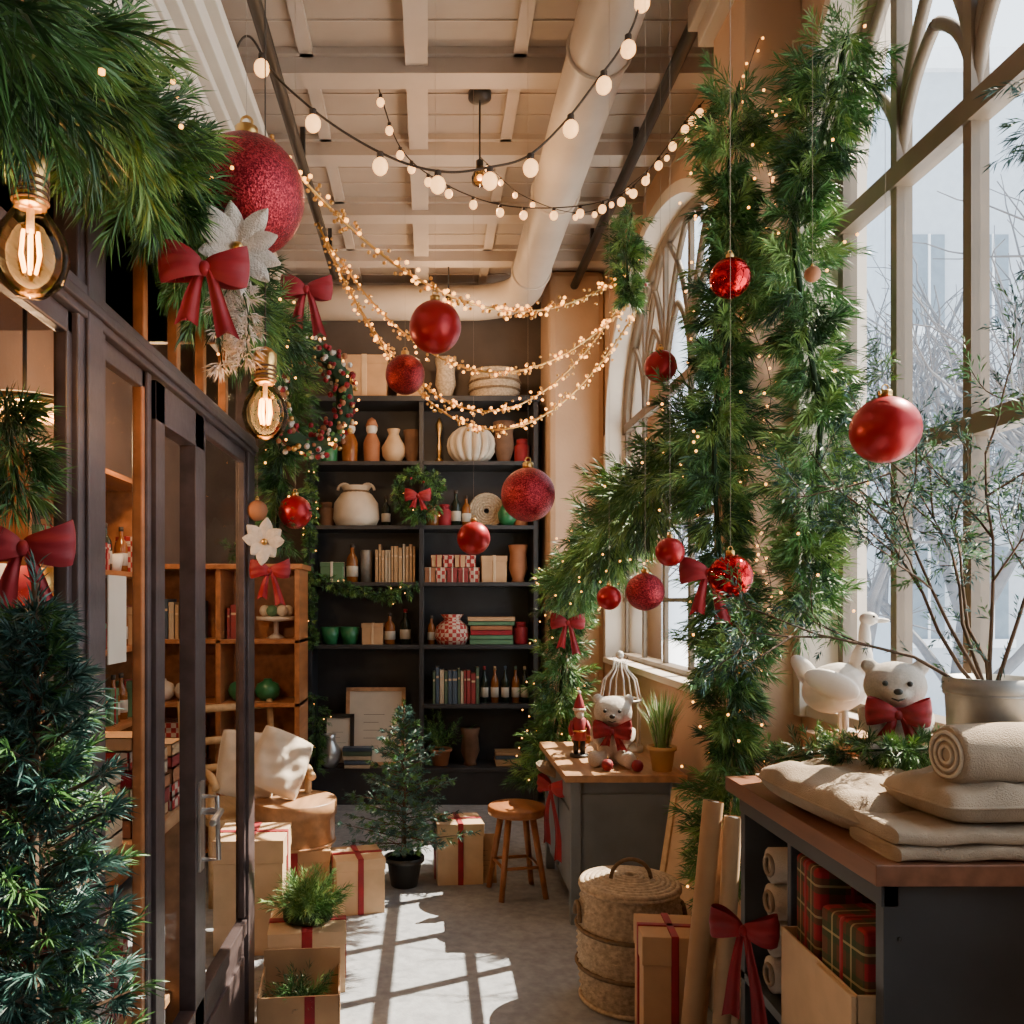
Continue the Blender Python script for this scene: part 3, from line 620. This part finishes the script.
# ---- floor gifts
gift('gift_box',.155,4.74,0,.25,.24,.33,M_kraft2,rz=.1,b=False)
frame('leaning_board',.30,4.66,0,.13,.26,0,-.25,M_kraft,M_kraft)
mb=MB() # stool
mb.lathe([(.0001,.42),(.15,.42),(.155,.435),(.155,.455),(.145,.465),(.0001,.46)],M_orangewood,seg=28)
for i in range(4):
    a=PI/4+i*PI/2; c,s=math.cos(a),math.sin(a); mb.tube([(.09*c,.09*s,.43),(.17*c,.17*s,0)],[.019,.015],M_orangewood,8)
for z,r in ((.16,.142),):
    for i in range(4): a=PI/4+i*PI/2; b=a+PI/2; mb.tube([(r*math.cos(a),r*math.sin(a),z),(r*math.cos(b),r*math.sin(b),z)],.009,M_orangewood,6)
mb.done('wooden_stool',(.46,4.5,0),.2)
gift('gift_box',-.37,4.30,0,.24,.24,.27,M_kraft2,rz=.25,b=False)
gift('gift_box',-.50,3.48,0,.30,.28,.24,M_kraft2,rz=.12,b=False,rw=.14)
mb=MB(); D=rng.normal(size=(110,3)); D[:,2]=abs(D[:,2])*.9+.2; D=unit(D); sprigs(mb,np.tile([0,0,.02],(110,1))+D*.02,D,rng.uniform(.10,.18,110),40,.055,.0032,[M_nm,M_nl],(.5,.5)); mb.lathe([(.0001,0),(.1,0),(.1,.03),(.0001,.04)],M_core); mb.done('fir_bunch',(-.50,3.48,.252))
mb=MB(); w,d,h,t=.28,.26,.20,.006
mb.box(-w/2,w/2,-d/2,d/2,0,t,M_kraft); mb.box(-w/2,w/2,-d/2,-d/2+t,0,h,M_kraft); mb.box(-w/2,w/2,d/2-t,d/2,0,h+.06,M_kraft); mb.box(-w/2,-w/2+t,-d/2,d/2,0,h,M_kraft); mb.box(w/2-t,w/2,-d/2,d/2,0,h,M_kraft); mb.box(.02,.055,-d/2-.003,-d/2,0,h,M_red)
D=rng.normal(size=(60,3)); D[:,2]=abs(D[:,2])+.4; sprigs(mb,np.tile([0,0,.10],(60,1)),D,rng.uniform(.08,.16,60),30,.045,.003); mb.done('open_gift_box',(-.46,3.02,0),.1)
gift('gift_box',-.80,3.85,0,.30,.30,.50,M_kraft2,rz=.05,b=False)
gift('gift_box',-.70,4.42,0,.36,.34,.29,M_kraft,rz=.1,b=False)
mb=MB(); mb.lathe([(.0001,0),(.205,0),(.205,.15),(.215,.15),(.215,.22),(.21,.225),(.0001,.228)],M_wood,seg=48); mb.torus((0,0,.01),.206,.006,M_wood,'z',48,6); mb.done('round_hat_box',(-.70,4.42,.293))
mb=MB() # armchair
for x in (-.26,.26):
    mb.tube([(x,-.24,0),(x,-.24,.62)],.02,M_lwood,8); mb.tube([(x,.24,0),(x,.26,.5),(x,.34,.98)],.02,M_lwood,8)
    mb.tube(cat([(x,-.30,.61),(x,-.2,.655),(x,.05,.65),(x,.29,.62)],6),.022,M_lwood,8)
mb.box(-.27,.27,-.26,.26,.40,.44,M_lwood)
for z in (.6,.75,.93): mb.tube([(-.26,.27+.08*(z-.5)*2,z),(.26,.27+.08*(z-.5)*2,z)],.022,M_lwood,8)
mb.done('wooden_armchair',(-1.0,4.62,0),.55)
def cushion(name,loc,w,d,t,m,rot): mb=MB(); pillow_into(mb,w,d,t,m); return mb.done(name,loc,rot=rot)
cushion('throw_cushion',(-.80,4.44,.69),.30,.34,.11,M_cush,(1.15,.45,.35))
cushion('throw_cushion',(-.98,4.50,.67),.32,.36,.11,M_cush,(1.2,.2,.4))
# ---- right table
mb=MB(); mb.box(.64,1.22,4.02,4.98,.685,.72,M_wood); mb.box(.69,1.2,4.08,4.93,.1,.685,M_slate2)
for x in (.67,1.15):
    for y in (4.05,4.90): mb.box(x,x+.05,y,y+.05,0,.685,M_slate2)
mb.box(.675,.69,4.1,4.91,.56,.68,M_slate2); mb.box(.72,1.15,4.068,4.08,.16,.62,M_slate2); mb.box(.678,.69,4.14,4.47,.14,.52,M_slate2); mb.box(.678,.69,4.52,4.88,.14,.52,M_slate2)
mb.done('side_table',recenter=True,bevel=.004)
bow('red_bow',(.63,4.40,.58),.10,.34,-.9)
cushion('draped_cloth',(.64,4.62,.60),.16,.12,.06,M_burlap,(0,.4,0))
teddy('teddy_bear',.93,4.32,.722,.36,-.25)
mb=MB() # santa
mb.lathe([(.0001,0),(.05,0),(.05,.015),(.0001,.015)],M_black,seg=16)
for s in (-1,1): mb.tube([(s*.018,0,.01),(s*.018,0,.1)],.014,M_black,8); mb.tube([(s*.035,0,.19),(s*.05,-.01,.15),(s*.045,-.03,.12)],.012,M_red,8)
mb.lathe([(.038,.09),(.034,.14),(.036,.2),(.015,.215)],M_red,seg=16); mb.torus((0,0,.14),.036,.005,M_brass,'z',18,6); mb.ell((0,0,.235),(.026,.026,.03),M_skin,14); mb.ell((0,-.018,.222),(.02,.015,.022),M_plush,10); mb.lathe([(.03,.25),(.028,.27),(.02,.3),(.006,.335)],M_red,seg=14); mb.torus((0,0,.252),.028,.008,M_plush,'z',18,6); mb.ell((0,0,.34),.011,M_plush,8)
mb.done('santa_figurine',(.79,4.50,.72))
mb=MB() # lantern
mb.lathe([(.0001,0),(.10,0),(.10,.02),(.0001,.025)],M_white,seg=24); mb.lathe([(.085,.02),(.09,.2),(.07,.28),(.03,.32),(.025,.35),(.035,.37),(.0001,.39)],M_glass,seg=24)
for i in range(8): a=i*PI/4; mb.tube([(r*math.cos(a),r*math.sin(a),z) for r,z in ((.087,.02),(.092,.2),(.072,.28),(.032,.32),(.027,.35))],.004,M_white,5)
mb.torus((0,0,.2),.092,.005,M_white,'z',24,6); mb.ell((0,0,.375),.018,M_white,10); mb.lathe([(.035,.02),(.035,.14),(.0001,.145)],M_cush,seg=14); mb.ell((0,0,.16),(.006,.006,.014),M_fairy,8)
o=mb.done('glass_lantern',(1.05,4.70,.72)); o.scale=(1.25,1.25,1.4)
def grass(name,x,y,z,pr,ph,pm,h,n=260):
    mb=MB(); pot_into(mb,pr,ph,pm)
    a=rng.uniform(0,2*PI,n); sp=rng.uniform(.02,.45,n)*h; hh=rng.uniform(.6,1,n)*h
    for i in range(n):
        dx,dy=math.cos(a[i]),math.sin(a[i]); b=(dx*pr*.5*random.random(),dy*pr*.5*random.random(),ph*.9); w=.0028
        mb.add([(b[0]-dy*w,b[1]+dx*w,b[2]),(b[0]+dy*w,b[1]-dx*w,b[2]),(b[0]+dx*sp[i]*.4+dy*w,b[1]+dy*sp[i]*.4-dx*w,b[2]+hh[i]*.6),(b[0]+dx*sp[i]*.4-dy*w,b[1]+dy*sp[i]*.4+dx*w,b[2]+hh[i]*.6),(b[0]+dx*sp[i],b[1]+dy*sp[i],b[2]+hh[i])],[(0,1,2,3),(3,2,4)],random.choice([M_nl,M_nl,M_nm,M_cush]))
    return mb.done(name,(x,y,z))
grass('potted_grass',1.13,4.14,.72,.07,.12,M_yel,.30)
lobj('glass_jar',.85,4.78,.72,VASE,M_amber,s=.6)
for x,y in ((.86,4.12),(1.0,4.10)): mb=MB(); mb.ell((0,0,.03),(.03,.03,.03),M_red,12); mb.tube([(0,0,.055),(0,0,.07)],.003,M_brass,5); mb.done('tabletop_bauble',(x,y,.72))
tube_basket('wicker_basket',.775,3.30,0,.195,.44)
frame('leaning_frame',1.05,3.62,0,.34,.72,-1.1,-.2,M_kraft2,M_lwood); frame('leaning_frame',1.12,3.90,0,.3,.62,-1.2,-.2,M_paper,M_orangewood)
gift('gift_box',.80,2.84,0,.20,.20,.46,M_kraft,rz=-.1,b=False)
for i,(bx,by,tx,ty,h,r,m) in enumerate(((.74,2.50,.86,2.58,.94,.030,M_kraft),(.84,2.50,.91,2.55,.90,.026,M_kraft2),(.79,2.62,.93,2.70,.86,.028,M_wood))):
    mb=MB(); T=Vector((tx-bx,ty-by,h)); mb.tube([(0,0,0),tuple(T)],r,m,20,cap=False); mb.tube([(0,0,0.01),tuple(T*.999)],r*.55,M_cord,16); mb.done('kraft_paper_roll',(bx,by,.0))
# ---- right counter
mb=MB(); a,b,c,d=.87,1.24,1.63,2.38
mb.box(.84,1.27,1.60,2.42,1.01,1.05,M_cwood); mb.box(a,b,c,c+.03,0,1.01,M_slate); mb.box(a,b,d-.03,d,0,1.01,M_slate); mb.box(b-.02,b,c,d,0,1.01,M_slate); mb.box(a,b,2.05,2.07,0,1.01,M_slate)
for z in (.12,.52): mb.box(a,b,c,d,z-.025,z,M_slate)
mb.box(a-.004,a+.03,c,d,.96,1.01,M_slate); mb.box(a,b,c-.004,c,.0,.1,M_slate)
for z in (.9,.5): 
    for x in (.90,1.21): mb.ell((x,c-.001,z),.005,M_black,8)
mb.done('display_counter',recenter=True,bevel=.003)
mb=MB(); w,d_,h_,t_=.27,.36,.25,.006
mb.box(-w/2,w/2,-d_/2,d_/2,0,t_,M_kraft2); mb.box(-w/2,w/2,-d_/2,-d_/2+t_,0,h_,M_kraft2); mb.box(-w/2,w/2,d_/2-t_,d_/2,0,h_,M_kraft2); mb.box(-w/2,-w/2+t_,-d_/2,d_/2,0,h_,M_kraft2); mb.box(w/2-t_,w/2,-d_/2,d_/2,0,h_,M_kraft2); mb.box(-w/2-.01,-w/2,-d_/2,-d_/2+.16,h_-.10,h_-.002,M_kraft2)
mb.done('kraft_carton',(.975,1.855,.52),bevel=.002)
def soft_gift(name,x,y,z,w,d,h,rz):
    mb=MB(); 
    mb.box(-w/2,w/2,-d/2,d/2,0,h,M_tartan); mb.box(-w/2-.002,w/2+.002,-.012,.012,0,h+.002,M_red); mb.box(-.012,.012,-d/2-.002,d/2+.002,0,h+.002,M_red)
    o=mb.done(name,(x,y,z),rz,bevel=.022); o.modifiers['bevel'].segments=4; return o
soft_gift('tartan_gift',.945,1.775,.53,.18,.165,.36,.08); soft_gift('tartan_gift',.945,1.95,.53,.16,.14,.42,-.1)
mb=MB()
for k in range(4): mb.tube([(.04,.02,.05+.095*k),(.35,.02,.05+.095*k)],.046,M_cush,16); mb.torus((.035,.02,.05+.095*k),.025,.006,M_burlap,'x',16,5)
mb.done('rolled_towels',(.85,2.2,.522))
bow('red_bow',(.79,2.14,.72),.085,.26,-.55)
cushion('burlap_cushion',(1.0,1.97,1.05),.33,.46,.10,M_burlap,(.03,0,.12))
def folded(name,x,y,z,w,d,n,t,rz):
    mb=MB()
    for k in range(n):
        ph=k*1.7
        def sec(u,v,k=k,ph=ph):
            # rounded slab cross-section swept along x; fold side rounded
            th=u*2*PI; cx,cz=math.cos(th),math.sin(th); e=.35
            yy=d/2*(abs(cx)**e)*(1 if cx>0 else -1)*(1-.02*math.sin(v*9+ph)); zz=t/2*(abs(cz)**.6)*(1 if cz>0 else -1)
            return ((v-.5)*w*(1-.02*math.sin(yy*40+ph)), yy, t/2+k*t*.97+zz+.0025*math.sin(v*14+ph))
        mb.grid(sec,41,18,M_burlap)
        for v in (0,1):
            P=[sec(i/40,v) for i in range(40)]; mb.add(P,[tuple(range(40))],M_burlap)
    return mb.done(name,(x,y,z),rz)
folded('folded_burlap',1.055,1.70,1.05,.34,.18,2,.032,.04)
cushion('burlap_cushion',(1.10,1.73,1.112),.27,.24,.085,M_burlap,(0,0,.1))
mb=MB(); mb.tube([(-.12,0,.06),(-.11,0,.06),(.0,0,.062),(.13,0,.06)],[.053,.058,.060,.060],M_burlap,24); 
for r in (.044,.031,.017): mb.torus((-.122,0,.06),r,.004,M_cush,'x',20,5)
mb.done('burlap_roll',(1.14,1.69,1.185),.1)
gift('wooden_riser_box',1.165,2.14,1.052,.13,.15,.085,M_wood,M_orangewood,b=False,both=False)
teddy('teddy_bear',1.17,2.14,1.14,.27,-.4)
gift('wooden_riser_box',1.13,2.33,1.052,.16,.13,.13,M_wood,M_orangewood,b=False,both=False)
e=bpy.data.objects.new('ceramic_goose',None); sc.collection.objects.link(e); e.location=(1.125,2.33,1.186); e.rotation_euler=(0,0,-.2); e.scale=(.68,.68,.72)
mb=MB(); mb.ell((-.02,0,.17),(.13,.08,.095),M_white,rot=Matrix.Rotation(-.25,3,'Y')); mb.ell((-.135,0,.24),(.07,.03,.035),M_white,rot=Matrix.Rotation(.8,3,'Y')); mb.ell((.075,0,.25),(.045,.04,.10),M_white,rot=Matrix.Rotation(.15,3,'Y')); mb.ell((.09,0,.35),(.024,.024,.09),M_white); mb.ell((.105,0,.435),(.036,.026,.026),M_white); mb.ell((.15,0,.428),(.035,.012,.010),M_white)
for s in (-1,1): mb.ell((-.05,s*.072,.19),(.11,.018,.05),M_white,rot=Matrix.Rotation(.35,3,'Y')); mb.ell((.01,s*.03,.05),(.014,.014,.06),M_white); mb.ell((.03,s*.035,.008),(.035,.02,.008),M_white)
ob=mb.done('body',parent=e); r=ob.modifiers.new('r','REMESH'); r.mode='VOXEL'; r.voxel_size=.004; r.use_smooth_shade=True; s_=ob.modifiers.new('s','SMOOTH'); s_.iterations=2
mb=MB(); 
for s in (-1,1): mb.ell((.118,s*.024,.443),.005,M_black,8)
mb.done('eyes',parent=e)
garland('counter_fir_wreath',[(.92,2.30,1.11),(.98,2.20,1.15),(1.05,2.06,1.185),(1.15,1.99,1.20),(1.22,2.06,1.2)],.065,per_m=320,nn=32,nl=.038,nw=.0028,lights=0)
mb=MB(); mb.lathe([(.0001,0),(.07,0),(.085,.30),(.09,.305),(.09,.335),(.083,.335),(.078,.3),(.0001,.3)],M_zinc,seg=32); mb.torus((0,0,.30),.086,.004,M_zinc,'z',32,6)
B=[];D=[]
def br(p,d,l,r,k):
    pts=[p]; q=Vector(p); dd=Vector(d).normalized(); n=6
    for i in range(n):
        dd=(dd+Vector(rng.normal(size=3))*.12+Vector((0,0,.03))).normalized(); q=q+dd*l/n
        q.x=min(q.x,.17); pts.append(tuple(q)); 
        for z in range(2): B.append(np.array(q)); D.append(np.array(dd+Vector(rng.normal(size=3))*.6))
        if k<2 and i>=2 and (i%2==0 or k==0): br(tuple(q),dd+Vector(rng.normal(size=3))*.6,l*.42,r*.55,k+1)
    mb.tube(pts,np.linspace(r,r*.35,len(pts)),M_bark,5)
for d in ((-.5,.25,1.),(-.15,-.1,1.2),(.15,.3,1.),(-.8,.1,.9),(.1,-.4,.9),(-.1,.5,.8),(-.7,.1,.45)): br((0,0,.28),d,.54,.005,0)
sprigs(mb,np.array(B),np.array(D),np.full(len(B),.05),10,.022,.0032,[M_nb,M_nm],(.6,.4)); mb.done('potted_branch_plant',(1.20,1.82,1.05))
mb=MB(); B=[];D=[]
for k in range(60):
    t=k/59; p=np.array([.12*t,0,-.34*t]); B.append(p); D.append(np.array([rng.normal()*.8-.4,rng.normal(),-.5])); 
mb.tube([(0,0,1.5),(0,0,0),(.12,0,-.34)],.004,M_bark,5); sprigs(mb,np.array(B),np.array(D),rng.uniform(.05,.11,60),34,.03,.0026,[M_nb,M_nd],(.5,.5)); mb.done('hanging_pine_branch',(.985,1.40,2.46))
# ---- right garlands
def clipR(V):
    x=V[...,0]; y=V[...,1]; col=(y>2.95)&(y<3.32); x=np.where(col,np.minimum(x,1.095),np.minimum(x,1.37)); return np.stack([x,y,V[...,2]],-1)
GW=(.25,.45,.30)
garland('column_garland',[(1.02,2.80,3.26),(.98,2.80,2.95),(1.0,2.80,2.55),(.94,2.80,2.15),(.95,2.80,1.75),(.99,2.80,1.35),(.98,2.79,1.0),(.95,2.76,.62)],.155,per_m=220,nn=58,nl=.072,nw=.0042,lights=24,clip=clipR,w=GW)
garland('window_garland',[(1.26,2.56,3.26),(1.23,2.62,3.05),(1.16,2.70,2.78),(1.19,2.70,2.45),(1.23,2.68,2.1),(1.20,2.70,1.8),(1.19,2.72,1.52)],.17,per_m=220,nn=58,nl=.075,nw=.0042,lights=16,clip=clipR,w=GW)
garland('swag_garland',[(.99,2.88,2.23),(.95,3.2,2.08),(.90,3.55,2.00),(.86,4.0,1.88),(.83,4.5,1.74),(.80,4.95,1.60)],.22,per_m=230,nn=58,nl=.08,nw=.005,lights=28,w=GW,taper=(1.25,.95))
garland('corner_garland',[(.86,5.15,1.78),(.83,5.2,1.35),(.80,5.2,1.0),(.76,5.22,.7),(.66,5.2,.42)],.22,per_m=220,nn=46,nl=.08,nw=.006,lights=34,w=GW)
garland('wall_fir_sprig',[(1.13,4.75,3.72),(1.10,4.75,3.5),(1.12,4.75,3.2)],.13,per_m=220,nn=40,nl=.07,nw=.005,lights=5,berries=6,w=GW)
mb=MB()
P=[(1.14+.045*math.sin(z*9),2.955-.004,z) for z in np.linspace(.9,3.5,60)]; mb.tube(P,.0015,M_cord,4)
for i in range(0,60): mb.ell((P[i][0]+random.uniform(-.03,.03),2.95,P[i][2]),.0050,M_fairy,6)
mb.done('column_fairy_lights',recenter=True)
bow('red_bow',(.82,2.50,1.63),.085,.14,-.35); bow('red_bow',(.79,4.88,1.42),.10,.17,-.1)
# ---- ornaments
R_=M_redm
ornament('glitter_bauble',-.395,1.83,2.42,.124,M_redg,H); ornament('matte_bauble',.02,3.27,2.60,.10,R_,H-.05); ornament('glitter_bauble',-.126,4.3,2.69,.10,M_redd,H-.05)
ornament('glitter_bauble',.363,3.15,1.94,.10,M_redg,H-.05); ornament('matte_bauble',.205,4.0,1.84,.078,R_,H-.05); ornament('matte_bauble',.80,2.95,2.36,.056,R_,H)
ornament('gloss_bauble',.90,2.55,2.516,.06,M_reds,H); ornament('matte_bauble',.83,1.55,1.86,.060,R_,H); ornament('glitter_bauble',.658,2.6,1.575,.058,M_redg,H)
ornament('matte_bauble',.59,2.8,1.557,.040,R_,H); ornament('gloss_bauble',.795,2.25,1.612,.058,M_reds,H); ornament('matte_bauble',.70,2.48,1.69,.042,R_,H); ornament('matte_bauble',-.484,3.05,1.865,.060,R_,H); ornament('copper_bauble',-.60,2.95,1.86,.036,M_terra,2.3)
ornament('copper_bauble',1.08,2.40,2.47,.022,M_terra,3.2)
mb=MB()
garland_into(mb,[(0,0,0),(0,0,.05),(0,0,.12)],.03,per_m=220,nn=12,nl=.03,nw=.002,lights=0,core=False); mb.done('bauble_fir_tuft',(.83,1.55,1.935))
# ---- string lights
def festoon(name,pts,n,br_,cr,droop=.012,mb_=None):
    mb=MB(); P=cat(pts,12); mb.tube(P,cr,M_cord,5); L=len(P)
    for i in range(n):
        k=int((i+.5)/n*(L-1)); p=Vector(P[k]); mb.tube([tuple(p),(p.x,p.y,p.z-droop-br_*.5)],br_*.45,M_cord,8); mb.ell((p.x,p.y,p.z-droop-br_*1.3),(br_,br_,br_*1.1),M_bulb,14)
    return mb.done(name,recenter=True)
festoon('festoon_lights',[(-.68,2.7,3.11),(-.588,2.7,3.34),(-.486,2.7,3.21),(-.308,2.7,3.06),(-.111,2.7,2.95),(.05,2.7,2.91),(.19,2.7,2.925),(.31,2.7,2.96),(.429,2.7,3.07),(.53,2.7,3.2),(.61,2.7,3.31),(.66,2.7,3.42),(.69,2.7,3.60)],11,.025,.004)
festoon('festoon_lights',[(-.25,4.0,3.98),(-.14,4.,3.68),(.047,4.,3.52),(.33,4.,3.41),(.66,4.,3.40),(.9,4.,3.46),(1.05,4.,3.6),(1.2,4.,3.80),(1.29,4.,3.9)],20,.019,.003)
festoon('festoon_lights',[(.24,4.05,3.66),(.45,4.1,3.50),(.75,4.1,3.42),(1.0,4.1,3.58),(1.29,4.1,3.84)],12,.013,.002,.006)
for (a,sag,b) in (((-.66,5.2,3.77),.92,(1.28,5.5,3.55)),((-.66,5.1,3.77),.66,(1.28,5.3,3.45)),((-.66,5.0,3.77),.98,(1.28,5.2,3.35)),((-.62,3.2,3.3),.50,(1.28,5.0,3.6))):
    mb=MB(); P=[]
    for i in range(50):
        t=i/49; P.append((a[0]+(b[0]-a[0])*t,a[1]+(b[1]-a[1])*t,a[2]+(b[2]-a[2])*t-sag*4*t*(1-t)*(1+.12*(.5-t))))
    mb.tube(P,.006,M_brass,5)
    for i in range(260):
        k=random.randint(0,48); t=random.random(); p=np.array(P[k])*(1-t)+np.array(P[k+1])*t+rng.normal(size=3)*.016; mb.ell(tuple(p),.0095,M_fairy if random.random()<.3 else M_brass,6)
    mb.done('fairy_light_swag',recenter=True)
def edison(name,x,y,z,top):
    mb=MB()
    mb.lathe([(.0001,-.055),(.02,-.052),(.04,-.035),(.049,-.005),(.045,.022),(.03,.045),(.02,.06),(.018,.07)],M_glassA,seg=28)
    mb.lathe([(.018,.062),(.021,.066),(.021,.10),(.024,.104),(.024,.125),(.014,.135),(.004,.14)],M_brass,seg=20)
    for k in range(4): mb.torus((0,0,.07+.009*k),.0215,.0025,M_cone,'z',20,5)
    mb.tube([(0,0,.06),(0,0,.03)],.005,M_paper,6)
    for k in range(6):
        a=2*PI*k/6; mb.tube([(.008*math.cos(a),.008*math.sin(a),-.022),(.013*math.cos(a),.013*math.sin(a),.0),(.010*math.cos(a),.010*math.sin(a),.030)],.0024,M_fil,5)
    mb.tube([(0,0,.138),(0,0,top-z)],.0015,M_cord,6); mb.done(name,(x,y,z))
edison('edison_bulb',-.522,1.11,2.00,2.95); edison('edison_bulb',-.345,1.78,1.94,H)
# ---- exterior
simple('snowy_ground',1.6,30,-20,40,-.4,-.3,m=M_snow)
mb=MB(); mb.box(6.6,10,12,18,-.3,9,M_build)
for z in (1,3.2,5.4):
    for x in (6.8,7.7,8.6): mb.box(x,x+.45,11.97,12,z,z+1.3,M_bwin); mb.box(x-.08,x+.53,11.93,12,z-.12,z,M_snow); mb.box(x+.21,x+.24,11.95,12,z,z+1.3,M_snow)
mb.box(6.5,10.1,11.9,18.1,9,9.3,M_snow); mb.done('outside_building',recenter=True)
mb=MB(); mb.box(11,14,5,10.5,-.3,5.5,M_build)
for z in (1,3.2):
    for y in (5.5,6.8,8.1,9.4): mb.box(10.97,11,y,y+.6,z,z+1.3,M_bwin); mb.box(10.93,11,y-.08,y+.68,z-.12,z,M_snow)
mb.add([(10.8,4.8,5.5),(10.8,10.7,5.5),(12.5,10.7,7),(12.5,4.8,7)],[(0,1,2,3)],M_snow); mb.done('outside_house',recenter=True)
def tree(x,y,h):
    mb=MB()
    def rec(p,d,l,r,k):
        q=p+d*l*.5+Vector(rng.normal(size=3))*l*.04; e=p+d*l; mb.tube([tuple(p),tuple(q),tuple(e)],[r,r*.8,r*.6],M_paleb,5,cap=False)
        if k<6:
            for s in range(3 if k<4 else 2): rec(e if s else q,(d+Vector(rng.normal(size=3))*.42+Vector((0,0,.12))).normalized(),l*.76,r*.60,k+1)
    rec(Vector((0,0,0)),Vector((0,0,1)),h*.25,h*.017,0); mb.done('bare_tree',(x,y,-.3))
for x,y,h in ((5.0,7.8,6.5),(5.9,9.4,6.5),(4.4,5.6,6),(8.3,9.6,6.5),(7.2,7.4,7.5),(3.9,7.6,5.5),(5.0,13.2,6),(4.6,18,7)): tree(x,y,h)
# ---------------------------------------------------------------- lights
w=bpy.data.worlds.new('World'); sc.world=w; w.use_nodes=True; bg=w.node_tree.nodes['Background']; bg.inputs[0].default_value=(.79,.90,1,1); bg.inputs[1].default_value=3.7
def light(name,kind,loc,e,col,rot=(0,0,0),**k):
    d=bpy.data.lights.new(name,kind); d.energy=e; d.color=col
    for a,b in k.items(): setattr(d,a,b)
    o=bpy.data.objects.new(name,d); sc.collection.objects.link(o); o.location=loc; o.rotation_euler=rot; return o
sd=Vector((-1,-.5,-1.25)); light('sun_lamp','SUN',(8,6,9),26,(1,.85,.66),sd.to_track_quat('-Z','Y').to_euler(),angle=.006)
for n,W in (('sky_portal_near',WN),('sky_portal_far',WF)):
    o=light(n,'AREA',(1.56,(W[0]+W[1])/2,(W[2]+W[4])/2),1,(1,1,1),(0,PI/2,0),shape='RECTANGLE',size=W[4]-W[2]+.1,size_y=W[1]-W[0]+.1); o.data.cycles.is_portal=True
warm=(1,.60,.30)
for n,l,e in (('pendant_glow',(.24,4.1,3.5),11),('pendant_glow',(.13,5.9,3.5),13),('shop_lamp_glow',(-1.12,2.35,1.98),26),('side_shelf_fill',(-1.35,4.2,2.4),24),('edison_glow',(-.522,1.11,2.0),2.5),('edison_glow',(-.345,1.78,1.94),2.5),('back_shelf_fill',(0,5.6,2.9),10)):  # both shelf lights are added fill without a fixture; the others sit at lamps
    light(n,'POINT',l,e,warm,shadow_soft_size=.04)
# ---------------------------------------------------------------- camera
cd=bpy.data.cameras.new('camera'); cam=bpy.data.objects.new('camera',cd); sc.collection.objects.link(cam)
cam.location=(0,0,1.55); cam.rotation_euler=(PI/2,0,0); cd.sensor_width=36; cd.lens=850/1024*36; cd.shift_x=(512-430)/1024; cd.shift_y=(600-512)/1024; cd.clip_start=.05
sc.camera=cam
print('verts',sum(len(o.data.vertices) for o in sc.objects if o.type=='MESH'))
